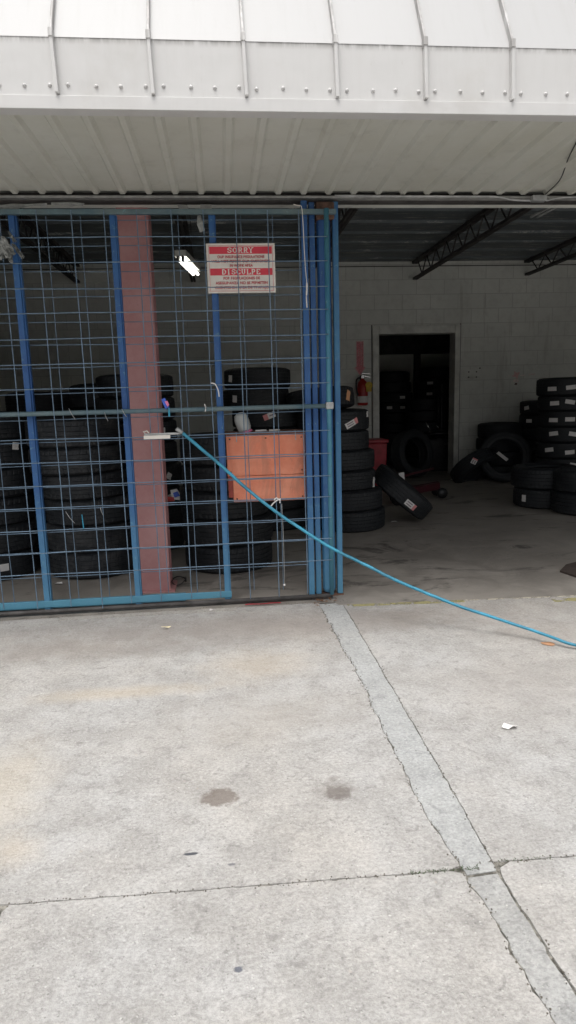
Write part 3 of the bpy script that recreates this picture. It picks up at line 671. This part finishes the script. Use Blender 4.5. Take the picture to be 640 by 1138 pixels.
# right wall cluster
stack(551, 532, 4, 'the stack against the block wall right of the doorway', [1, 0, 1, 2], c=Vector((3.90, 8.9, 0)))
t = tire((3.72, 8.33, .335), 5, 'upright tire right of the doorway, open face forward with one sticker inside', 'loose tires', (R(78), 0, R(-22)))
bm = B(); 
for i_, (a0, b0) in enumerate(((0, 1),)):
    v = [bm.verts.new(p) for p in ((-.075, -.0, .03), (.055, 0, -.075), (.085, 0, -.045), (-.045, 0, .06))]; bm.faces.new(v)
o = obj('sticker', bm, [M_paper], t); o.matrix_parent_inverse = Matrix.Rotation(R(-78), 4, 'X')
o.location = (0, .0, 0); o.matrix_parent_inverse = Matrix.Translation((-.03, .02, -.045)) @ Matrix.Rotation(R(-90), 4, 'X')
t = tire((3.33, 8.42, .20), 0, 'tire slumped low against the wall next to the doorway frame, with one square sticker', 'loose tires', (R(-38), R(-20), R(10)))
a_, z_ = face_ang(t, 527, 513, 8.15); sticker(t, 0, a_, max(-.05, min(.05, z_)), .08, .07, R(30), 0)
stack(604, 567, 2, 'the low pair in front of the upright tire', [2, 5], jitter=.01, stickers=((0, -.62, 0, 90, 3, .07),))
stack(651, 575, 2, 'the low pair cut by the right picture edge', [5, 2], jitter=.01)
st = []
for lv in range(7): st += [(lv, -.42+rnd.uniform(-.06, .06), rnd.uniform(-.02, .02), rnd.choice((-18, 3, 8, 0)), 3, .11), (lv, .30+rnd.uniform(-.14, .1), rnd.uniform(-.02, .02), rnd.choice((-10, 0, 5)), 3, .11)]
stack(0, 0, 7, 'the tall stickered stack at right edge', [0, 1, 0, 3, 0, 1, 5], [.0, .0, -.01, 0, .01, 0, 0], c=Vector((4.22, 7.75, 0)), stickers=st)
stack(0, 0, 6, 'the shorter stack behind the tall stickered right stack', [4, 4, 1], c=Vector((4.45, 8.75, 0)), stickers=((4, -.55, 0, 0, 3, .09), (5, -.7, 0, 10, 3, .09)))
# through the doorway
t = tire((2.66, 9.02, .36), 5, 'big dull tire standing upright in the doorway to the back room', 'loose tires', (R(80), 0, R(28)))
stack(0, 0, 9, 'the left back room stack', [4, 1, 4], c=Vector((3.02, 11.4, 0)), stickers=((6, .4, 0, 0, 3, .1), (5, -.3, 0, 0, 3, .1), (5, .45, 0, 0, 3, .1)), jitter=.03)
stack(0, 0, 9, 'the right stickered back room stack', [0, 1, 4], c=Vector((3.78, 11.3, 0)), stickers=tuple((l, -.35, 0, 0, 3, .11) for l in (3, 4, 5, 6, 7)), jitter=.03)
stack(0, 0, 6, 'the short middle back room stack', [1, 0], c=Vector((3.35, 10.6, 0)), jitter=.02)
for x, y in ((-2.35, 4.9), (-2.5, 6.4)): stack(0, 0, 6, 'the %s stack beyond the left edge' % ('nearer' if y < 5 else 'farther'), [0, 1, 2], c=Vector((x, y, 0)))

# ------------------------------------------------------------------ objects at the gate
# orange box
p0, p1 = onY(251, 483, 3.84), onY(340, 555, 3.84)
obx = empty('orange_box', (p0.x, 3.84, p1.z), 'weathered orange metal box with a seam across its front, behind the gate mesh', 'box')
wx, hz = p1.x-p0.x, p0.z-p1.z
bm = B(); box(bm, .03, wx, 0, .20, 0, hz*.385); obj('lower_panel', bm, M_orange, obx, bevel=.003)
bm = B(); box(bm, .0, wx, -.004, .20, hz*.39, hz*.985); obj('upper_panel', bm, M_orange, obx, bevel=.003)
bm = B(); box(bm, -.004, wx+.003, -.007, .21, hz*.99, hz*1.02); obj('lid', bm, simple('orange_lid', (.20, .09, .06), .7), obx, bevel=.002)
bm = B(); box(bm, .002, .028, .002, .19, .03, hz*.38); obj('hinge_side', bm, simple('orange_side', (.35, .07, .05), .7), obx)
for x, z in ((.02, hz*.93), (wx-.02, hz*.93), (.02, hz*.45), (wx-.02, hz*.45), (.05, hz*.33), (wx-.02, hz*.33), (.05, hz*.05), (wx-.02, hz*.05), (wx*.5, hz*.93)):
    bm = B(); lathe(bm, [(.0055, .001), (.005, .003), (.0005, .004)], 8); bmesh.ops.rotate(bm, verts=bm.verts, cent=(0, 0, 0), matrix=Matrix.Rotation(R(90), 3, 'X')); obj('rivet', bm, M_rust, obx, loc=(x, -.003 if z > hz*.39 else .001, z))
for x in (.06, wx-.06):
    bm = B(); tube(bm, [(x, .02, hz*1.02), (x, -.045, hz*1.03), (x, -.06, hz*.9)], .003, 6); obj('hanging_wire', bm, M_galv, obx)
zt = p0.z+hz*.02
jr = empty('jar', (onY(273, 480, 3.90).x, 3.90, zt), 'rounded frosted white jar with pink lid, tipped on top of the orange box', 'jar'); jr.rotation_euler = (0, R(-17), 0)
bm = B(); lathe(bm, [(.001, .006), (.036, .008), (.040, .02), (.043, .06), (.042, .085), (.034, .108), (.018, .118), (.001, .121)], 20); obj('body', bm, M_plast, jr)
bm = B(); lathe(bm, [(.001, -.006), (.041, -.006), (.042, .006), (.001, .0075)], 20); obj('lid', bm, M_mag, jr)
for i, (px0, px1, m_, lb) in enumerate(((284, 296, M_paper, 'small white paper strip lying on the orange box next to the jar'), (299, 311, M_signw, 'white plastic marker lying on the orange box near its right end'))):
    a, b_ = onY(px0, 480, 3.87), onY(px1, 480, 3.88); bm = B(); tube(bm, [(a.x, 3.87, zt+.006), (b_.x, 3.88, zt+.007)], .006, 8); tag(obj(('paper_strip', 'marker_pen')[i], bm, m_), lb, ('paper', 'pen')[i])
# blue hose tied to the gate
hp = [(202, 480.5), (225, 500), (250, 521.5), (275, 543.5), (300, 564), (330, 585), (362, 605), (400, 625), (430, 640), (465, 655.5), (500, 670), (540, 683.5), (580, 696.5), (610, 707), (640, 717)]
pts = []
for i, (px, py) in enumerate(hp): pts.append(onY(px, py, 3.66 - .93*(i/(len(hp)-1))**1.3))
e_ = pts[-1]; pts += [e_+Vector((.2, -.1, -.03)), e_+Vector((.5, -.22, -.06))]
pts = [Vector((p.x, p.y, max(p.z, .011))) for p in pts]
for q in pts[-2:]: q.z = .011
hs_ = empty('air_hose', pts[0], 'bright blue hose tied to the gate and sagging down to the floor at right', 'hose')
hl = catmull(pts, 8); hl = [p+Vector((0, 0, .004*nz(i, .11, 60) + .0015*nz(i, .45, 61))) if 3 < i < len(hl)-18 else p for i, p in enumerate(hl)]
bm = B(); tube(bm, hl, [.0095-.0025*i/120 for i in range(len(catmull(pts, 8)))], 10); root_child('hose_line', bm, M_hose, hs_)
bm = B(); tube(bm, [pts[0]+Vector((-.03, .0, .022)), pts[0]+Vector((.004, 0, -.004))], .012, 10); root_child('coupling', bm, M_galv, hs_)
# ribbon, ties and scraps on the gate
def scrap(name, pts2, Y, th, mat, label, cat, group=None, fold=.01):
    bm = B(); f = []
    P = [onY(px, py, Y) for px, py in pts2]
    fr = [bm.verts.new(p+Vector((0, fold*math.sin(i*2.1), 0))) for i, p in enumerate(P)]; bk = [bm.verts.new(v.co+Vector((0, th, 0))) for v in fr]
    bm.faces.new(fr); bm.faces.new(bk[::-1]); n = len(P)
    for i in range(n): bm.faces.new((fr[i], bk[i], bk[(i+1) % n], fr[(i+1) % n]))
    return tag(obj(name, bm, mat), label, cat, group)
rb = empty('ribbon', onY(184, 450, 3.68), 'small blue and pink plastic ribbon tied on the gate rail beside the pink column', 'ribbon')
for nm, P, m_ in (('blue_strip', ((179, 444), (183, 442), (188, 452), (184, 455)), M_bluep), ('pink_strip', ((183, 446), (186, 445.5), (188, 450), (186, 452)), M_mag), ('tail', ((187, 453), (188.5, 453), (189, 463), (187, 463)), M_hose)):
    o = scrap(nm, P, 3.68 if nm != 'pink_strip' else 3.676, .002, m_, None, None, fold=.001); world_child(o, rb)
for pl, r_, lb in (([(227, 449), (228.5, 453), (228, 458)], .003, 'short white zip tie on the pipe rail left of the third blue post'),
                   ([(234, 425.5), (239, 427), (242.5, 434), (243.5, 441)], .0035, 'curled white plastic strap on the third blue post above the rail'),
                   ([(300, 564), (304, 559), (309, 555.5), (312, 554.5)], .004, 'white tie with frayed end on the mesh under the orange box'),
                   ([(304.5, 556), (307, 553.5), (311, 556), (311, 559)], .004, 'white knot of cord on the mesh just under the orange box corner')):
    bm = B(); tube(bm, catmull([onY(a, b, 3.675) for a, b in pl], 4), r_, 6); tag(obj('zip_tie', bm, M_paper), lb, 'tie', 'white ties on the gate')
bm = B(); tube(bm, catmull([onY(a, b, 3.68) for a, b in ((326, 227), (331, 228.5), (335, 230), (336.5, 245), (337.5, 265), (338.5, 285), (339.5, 300), (341, 316), (340.5, 330), (341, 342))], 5), [.0022]*35+[.005]*5+[.0035]*6, 6)
tag(obj('hanging_cord', bm, M_signw), 'frayed pale cord hanging down from the top rail in front of the blue end posts', 'cord')
bm = B(); tube(bm, catmull([onY(a, b, 3.68) for a, b in ((91, 572), (92, 580), (93, 588))], 4), .003, 6); tag(obj('teal_strip', bm, M_hose), 'short teal plastic strip caught on the mesh low in front of the dusty stack', 'strip')
bm = B(); tube(bm, catmull([onY(a, b, 3.675) for a, b in ((313, 560), (315, 600), (316, 640), (316, 649))], 5), .0016, 6); bm2 = bm
o = tag(obj('tie_wire', bm, M_galv), 'thin wire hanging on the mesh below the orange box, white knot at its foot', 'wire')
bm = B(); bmesh.ops.create_icosphere(bm, subdivisions=1, radius=.008, matrix=Matrix.Translation(onY(316, 650, 3.675))); obj('knot', bm, M_paper, o)
# torn plastic bag at the far left top
bag = empty('torn_plastic_bag', onY(12, 275, 3.67), 'torn clear grey plastic bag snagged on the top left of the gate', 'bag')
M_bagp = simple('grey_bag_film', (.30, .31, .30), .35, 0, .35, 25)
def film(name, px, py, w_, h_, seed, ang):
    c = onY(px, py, 3.66); bm = B(); G = []; nx, nz_ = 9, 9
    for i in range(nx+1):
        col_ = []
        for j in range(nz_+1):
            u, v = (i/nx-.5)*2, (j/nz_-.5)*2; q = 1-.45*abs(v)**1.5*(.6+noise.noise(Vector((u*2, v*2, seed)))); x, z = u*w_*q*(1-.35*(v+1)/2), v*h_
            x += .3*w_*noise.noise(Vector((u, v*1.7, seed+5))); z += .35*h_*noise.noise(Vector((u*2.2, v, seed+9)))
            y = .028*noise.noise(Vector((u*2.6, v*2.6, seed+2)))+.012*noise.noise(Vector((u*7, v*7, seed)))
            col_.append(bm.verts.new(c+Vector((x*math.cos(ang)-z*math.sin(ang), y, x*math.sin(ang)+z*math.cos(ang)))))
        G.append(col_)
    for i in range(nx):
        for j in range(nz_): bm.faces.new((G[i][j], G[i+1][j], G[i+1][j+1], G[i][j+1]))
    return world_child(obj(name, bm, M_bagp), bag)
film('bag_body', 4, 276, .050, .050, 3, .3); film('bag_handle', 20, 279, .012, .042, 8, .6); film('bag_handle', 13, 263, .010, .03, 12, .5); film('bag_flap', 12, 285, .012, .03, 20, -.1)

# pale brackets and hanging strip under the header, dusty strip
for i, (P, lb) in enumerate(((((196.5, 227), (208, 227.5), (210, 235), (200, 234.5)), 'pale metal bracket plate under the header, left of the other one'), (((222.5, 227), (235, 227), (235.5, 235), (222.5, 235)), 'pale metal bracket plate with a screw hole under the header, above the sign'))):
    o = scrap('bracket_plate', P, 3.80, .006, M_trim, lb, 'bracket', 'pale bracket plates under the header', fold=.002)
scrap('torn_strip', ((219, 240), (223, 238), (225, 247), (228, 256), (222, 258), (219, 250)), 3.74, .001, M_bagp, 'torn pale plastic strip dangling beside the top left corner of the sign', 'plastic strip')
scrap('peeling_tape', ((0, 228), (14, 226), (30, 227), (52, 225.5), (52, 228), (30, 230), (16, 233), (0, 232)), 3.74, .001, M_bagp, 'peeling greyish tape along the header at the far left', 'tape', fold=.004)
scrap('peeling_tape', ((57, 225), (80, 224.2), (94, 226), (92, 228.5), (72, 227.5), (57, 228)), 3.74, .001, M_bagp, 'short peeling tape along the header right of the torn bag', 'tape', fold=.004)
# small shoe-like packet on the tires right of the column
pk = empty('crumpled_packet', onY(195, 556, 4.75), 'small white and blue packet with red end behind the mesh right of the pink column', 'packet')
for nm, P, m_ in (('white_part', ((189, 545), (196, 543.5), (203, 552), (204, 556), (192, 555)), M_paper), ('blue_part', ((192, 548), (197, 546), (200, 551), (194, 553)), M_bluep), ('red_part', ((186, 552), (193, 552.5), (194, 557), (186, 557)), M_redm)):
    world_child(scrap(nm, P, 4.78 if nm != 'blue_part' else 4.772, .02 if nm != 'blue_part' else .004, m_, None, None, fold=.003), pk)
bm = B(); box(bm, pk.location.x-.09, pk.location.x+.07, 4.76, 4.86, 0, .56); bm.free()
# wire loop on the floor inside
c = onZ(199, 648); bm = B(); tube(bm, [(c.x+.045*math.cos(t*.5)*(1+.1*math.sin(t)), c.y+.08*math.sin(t*.5), .006+.02*abs(math.sin(t*.35))) for t in range(15)], .004, 6); tag(obj('wire_loop', bm, M_black), 'small black cable loop lying on the floor right of the pink column foot', 'cable')

# ------------------------------------------------------------------ back wall objects
ex = empty('fire_extinguisher', onY(403, 449, 9.22), 'red fire extinguisher with yellow tag hung on the block wall beside the doorway', 'fire extinguisher')
Re = .075
bm = B(); lathe(bm, [(.001, -.02), (Re*.9, -.02), (Re, 0), (Re, .26), (Re*.8, .31), (Re*.35, .34), (Re*.3, .36)], 20); obj('cylinder', bm, M_redm, ex, loc=(0, 0, 0))
bm = B(); lathe(bm, [(Re+.0015, .02), (Re+.0015, .11)], 20); obj('label_band', bm, M_paper, ex)
bm = B(); box(bm, -.02, .02, -.02, .02, .36, .39); bar(bm, (-.01, 0, .40), (.11, -.01, .37), .02, .012); bar(bm, (-.01, 0, .425), (.10, -.01, .42), .02, .012); obj('handle', bm, M_chrome, ex)
bm = B(); tube(bm, catmull([(-.02, -.01, .375), (-.09, -.02, .34), (-.09, -.03, .2), (-.075, -.05, .12)], 5), .011, 7); obj('nozzle_hose', bm, M_black, ex)
bm = B(); lathe(bm, [(.028, -.003), (.05, -.003), (.05, .003), (.028, .003)], 18, close=True); bmesh.ops.rotate(bm, verts=bm.verts, cent=(0, 0, 0), matrix=Matrix.Rotation(R(80), 3, 'X')); obj('tag_ring', bm, M_yel, ex, loc=(.075, -.075, .26))
bm = B(); box(bm, .035, .11, -.085, -.082, .17, .29); obj('tag', bm, M_yel, ex)
bm = B(); box(bm, -.02, .02, .04, .078, .1, .4); obj('wall_bracket', bm, M_dark, ex)
ar = empty('extinguisher_arrow', onY(400, 398, 9.29), 'faded red arrow sign pointing down to the fire extinguisher on the wall', 'sign')
def arrow(s_, y0): 
    P = [(-.055, .235), (.055, .235), (.055, -.13), (.085, -.13), (0, -.25), (-.085, -.13), (-.055, -.13)]
    bm = B(); a = [bm.verts.new((x*s_, y0, z*(1-(1-s_)*.3))) for x, z in P]; b = [bm.verts.new((x*s_, y0+.002, z*(1-(1-s_)*.3))) for x, z in P]
    bm.faces.new(a); bm.faces.new(b[::-1]); n = len(P)
    for i in range(n): bm.faces.new((a[i], b[i], b[(i+1) % n], a[(i+1) % n]))
    return bm
M_fred = simple('faded_red_sign', (.72, .25, .28), .6, 0, .25, 40); M_fpink = simple('faded_pink_sign', (.78, .50, .50), .6, 0, .2, 40)
obj('panel', arrow(1, 0), M_fpink, ar); obj('field', arrow(.8, -.0025), M_fred, ar)
for i, chs in enumerate(('FIRE', 'EXTINGUISHER')):
    L = len(chs)
    for j, ch in enumerate(chs):
        T(ch, .026, M_signw, (-.016, .016)[i], (.205 if i else .12)-j*(.027), par=ar, y=-.005, name='letter')
# switch plate with holes, old poster remains, cable patch on the wall
pp = onY(525.5, 416, YW-.004)
ol = empty('outlet_plate', (pp.x, YW-.006, pp.z), 'pale square wall plate with four dark bolt holes, right of the doorway', 'wall plate')
bm = B(); box(bm, -.09, .09, 0, .004, -.075, .07); obj('plate', bm, M_block, ol, bevel=.002)
for x, z in ((-.065, .035), (.05, .035), (-.065, -.04), (.05, -.04), (.10, .085)):
    bm = B(); lathe(bm, [(.001, 0), (.011, 0), (.011, .004)], 10); bmesh.ops.rotate(bm, verts=bm.verts, cent=(0, 0, 0), matrix=Matrix.Rotation(R(90), 3, 'X')); obj('bolt_hole', bm, M_black, ol, loc=(x, -.002, z))
pp = onY(573, 419, YW-.004)
ps = empty('poster_remains', (pp.x, YW-.004, pp.z), 'torn faded pink and white sticker remains on the wall above the tires', 'sticker')
bm = B(); P = [(.034*math.cos(i*.7)*(2.2 if i % 2 else 1.0), .030*math.sin(i*.7)*(2.2 if i % 2 else 1.0)) for i in range(9)]
bm.faces.new([bm.verts.new((x, 0, z+.02)) for x, z in P]); obj('pink_scrap', bm, M_fpink, ps, loc=(.01, -.001, .01))
for x0, x1, z0, z1 in ((-.12, -.04, .015, .03), (.06, .15, .012, .03), (-.04, .05, -.075, -.03), (.19, .30, .02, .045)):
    bm = B(); bm.faces.new([bm.verts.new(v) for v in ((x0, 0, z0), (x1, 0, z0+.006), (x1-.01, 0, z1), (x0+.008, 0, z1-.004))]); obj('paper_scrap', bm, simple('faded_pink_paper', (.80, .70, .66), .7) if not bpy.data.materials.get('faded_pink_paper') else bpy.data.materials['faded_pink_paper'], ps)
bm = B(); bm.faces.new([bm.verts.new(v) for v in ((-.02, -.001, -.11), (.02, -.001, -.115), (.03, -.001, -.09), (0, -.001, -.082))]); obj('dark_scrap', bm, simple('dark_scrap', (.10, .05, .05)), ps)
# red bin and red floor jack near the doorway
p0, p1 = onY(404, 489, 8.0), onY(431, 489, 8.0); zb = 0
rbn = empty('red_bin', ((p0.x+p1.x)/2-.02, 8.15, 0), 'dark red plastic bin standing behind the tire stack, left of the doorway', 'bin')
def frus(bm, z0, z1, a0, b0, a1, b1):
    v = [bm.verts.new((sx*a, sy*b, z)) for z, a, b in ((z0, a0, b0), (z1, a1, b1)) for sx, sy in ((-1, -1), (1, -1), (1, 1), (-1, 1))]
    for f in ((0, 1, 2, 3), (4, 5, 6, 7), (0, 1, 5, 4), (1, 2, 6, 5), (2, 3, 7, 6), (3, 0, 4, 7)): bm.faces.new([v[i] for i in f])
bm = B(); frus(bm, 0, .60, .15, .14, .165, .16); obj('body', bm, M_red, rbn, bevel=.015)
bm = B(); frus(bm, .601, .645, .18, .175, .18, .175); obj('rim', bm, M_red, rbn, bevel=.01)
M_jack = simple('dark_red_jack', (.06, .008, .014), .5)
jk = empty('floor_jack', (2.1, 7.0, 0), 'low dark red floor jack with white paper tag by the red bin', 'jack')
bm = B(); bar(bm, (-.25, -.1, .12), (.35, .25, .14), .06, .08); bar(bm, (-.22, .0, .12), (.38, .35, .14), .04, .08); obj('frame', bm, M_jack, jk, bevel=.008)
bm = B(); tube(bm, [(-.25, -.05, .14), (-.1, .05, .3), (.3, .28, .34)], .014, 8); obj('handle', bm, M_jack, jk)
for x, y in ((-.25, -.15), (-.22, .05), (.38, .2), (.38, .4)):
    bm = B(); lathe(bm, [(.001, -.02), (.06, -.02), (.06, .02), (.001, .02)], 14); bmesh.ops.rotate(bm, verts=bm.verts, cent=(0, 0, 0), matrix=Matrix.Rotation(R(90), 3, 'X')); obj('wheel', bm, M_dark, jk, loc=(x, y, .061))
q = onY(447, 530, 6.86)-Vector((2.1, 7.0, 0)); bm = B(); v = [(-.03, 0, -.055), (.03, 0, -.05), (.02, 0, .05), (-.04, 0, .045)]; bm.faces.new([bm.verts.new(Vector(x)+q) for x in v]); obj('paper_tag', bm, M_paper, jk)
# machine with bright rods in the doorway
mc = empty('tire_machine', (3.35, 9.95, 0), 'dark tire changing machine with bright metal rods just inside the doorway', 'machine')
bm = B(); box(bm, -.25, .25, -.2, .3, 0, .5); obj('cabinet', bm, M_dark, mc, bevel=.02)
bm = B(); lathe(bm, [(.05, .501), (.05, .56), (.24, .57), (.24, .6), (.02, .605)], 20); obj('turntable', bm, M_dark, mc)
bm = B(); box(bm, .12, .2, .22, .3, .501, 1.35); obj('column', bm, M_dark, mc, bevel=.01)
bm = B(); tube(bm, [(.16, .2, 1.2), (.02, .05, 1.15), (.0, .0, .75)], .018, 8); obj('tool_arm', bm, M_dark, mc)
for a, b in (((-.28, -.24, .78), (-.2, -.25, .6)), ((.02, -.24, .42), (.26, -.25, .42)), ((-.12, -.24, .72), (-.07, -.26, .66))):
    bm = B(); tube(bm, [a, b], .009, 7); obj('rod', bm, M_chrome, mc)
bm = B(); c = onZ(455, 528)
# floor litter inside
for px, py, s_, lb in ((503, 534, .05, 'crumpled pale scrap on the floor at the doorway foot'), (438, 581, .035, 'small pale scrap on the floor by the tilted tire'), (65, 650, .035, 'white scrap on the floor behind the gate by the dusty stack')):
    c = onZ(px, py); b2 = B(); P = [(s_*math.cos(i)*rnd.uniform(.6, 1.2), s_*.5*math.sin(i)*rnd.uniform(.6, 1.2)) for i in range(6)]
    b2.faces.new([b2.verts.new((c.x+x, c.y+y, .006+.012*abs(math.sin(i*2.)))) for i, (x, y) in enumerate(P)]); tag(obj('paper_scrap', b2, M_paper), lb, 'litter', 'paper litter')
bm.free()
mt = [onZ(px, py) for px, py in ((622, 636), (629, 629), (648, 624), (670, 630), (660, 648), (640, 642))]
bm = B(); poly(bm, [(p.x, p.y) for p in mt], .0005, .012); tag(obj('floor_mat', bm, simple('mat_brown', (.055, .04, .033), .95, 0, .3, 20)), 'dark brown mat lying on the shop floor at the right edge', 'mat')

# ------------------------------------------------------------------ litter outside
def litter(name, px, py, w_, d_, mat, label, cat, h=.012, n=8, seed=1, rot=0):
    c = onZ(px, py); r_ = random.Random(seed); bm = B(); P = []
    for i in range(n):
        a = 2*math.pi*i/n; q = r_.uniform(.65, 1.1); x, y = w_*math.cos(a)*q, d_*math.sin(a)*q
        P.append(bm.verts.new((c.x+x*math.cos(rot)-y*math.sin(rot), c.y+x*math.sin(rot)+y*math.cos(rot), .003+h*r_.random())))
    m = bm.verts.new((c.x, c.y, .004+h*.7))
    for i in range(n): bm.faces.new((P[i], P[(i+1) % n], m))
    o = obj(name, bm, mat); s_ = o.modifiers.new('solid', 'SOLIDIFY'); s_.thickness = .0006; return tag(o, label, cat)
litter('crumpled_paper', 567, 809.5, .032, .018, M_paper, 'crumpled white paper scrap on the apron right of the pale concrete strip', 'litter', .014, 9, 4)
litter('yellow_scrap', 184, 699.5, .03, .012, simple('cream_scrap', (.72, .62, .40)), 'small cream scrap on the concrete in front of the pink column', 'litter', .018, 7, 6)
litter('dead_leaf', 609, 716, .035, .03, M_leafo, 'flat orange brown leaf on the concrete under the blue hose', 'leaf', .003, 8, 9)
litter('white_scrap', 236, 679, .022, .012, M_paper, 'tiny white scrap beside the gate foot below the third blue post', 'litter', .01, 6, 10)
bm = B(); X = rng(.08, .29, .02)
for i, x in enumerate(X[:-1]): bar(bm, (x, 3.655+.004*math.sin(i), .010), (X[i+1], 3.655+.004*math.sin(i+1), .010), .007, .004)
tag(obj('red_strip', bm, M_red), 'flattened red plastic strip lying along the foot of the gate', 'strip')
bm = B(); rr = random.Random(5)
for i in range(46):
    c = onZ(rr.gauss(357, 9), rr.gauss(668, 4)); c.z = .004+rr.random()*.01; a = rr.random()*6.28; l = rr.uniform(.006, .02)
    u = Vector((math.cos(a), math.sin(a), rr.uniform(-.3, .3)))*l; v_ = Vector((-math.sin(a), math.cos(a), rr.uniform(-.3, .3)))*l*.4
    bm.faces.new([bm.verts.new(c+q) for q in (-u, v_, u, -v_)])
tag(obj('leaf_litter', bm, M_leafb), 'dry brown leaf crumbs heaped at the foot of the gate end posts', 'leaf litter', kind='stuff')
bm = B()
for i in range(260):
    x = rr.uniform(.42, .60) if rr.random() < .7 else rr.uniform(.66, .8)
    y = yJ(x)+rr.gauss(0, .004); z = rr.uniform(0, .004); a = rr.random()*6.28; l = rr.uniform(.002, .006)
    c = Vector((x, y, z)); u = Vector((math.cos(a)*l, math.sin(a)*l, 0)); bm.faces.new([bm.verts.new(q) for q in (c-u*.3, c+u*.3, c+u*.8+Vector((0, 0, l)))])
tag(obj('joint_weeds', bm, M_weed), 'tiny green weeds growing in the slab joint beside the concrete strip', 'weeds', kind='stuff')
bm = B()
for i in range(900):   # grit and dead grass in the cracks and at the sill
    k_ = rr.random()
    if k_ < .35: y = rr.uniform(1, 3.5); x = xL(y)+rr.gauss(0, .006)
    elif k_ < .55: y = rr.uniform(1, 3.5); x = xR(y)+rr.gauss(0, .005)
    elif k_ < .8: x = rr.uniform(-1.4, 1.2); y = yJ(x)+rr.gauss(0, .005)
    else: x = rr.uniform(-1.4, .7); y = 3.655+rr.gauss(0, .015)
    s_ = rr.uniform(.001, .0035); 
    v = [bm.verts.new((x+s_*math.cos(a), y+s_*math.sin(a), .0005)) for a in (0, 2.1, 4.2)]; t_ = bm.verts.new((x, y, .001+s_)); 
    for i_ in range(3): bm.faces.new((v[i_], v[(i_+1) % 3], t_))
tag(obj('joint_grit', bm, simple('grit', (.16, .145, .12), .95, 0, .4, 90)), 'fine grit gathered along the slab joints and gate sill', 'grit', kind='stuff')
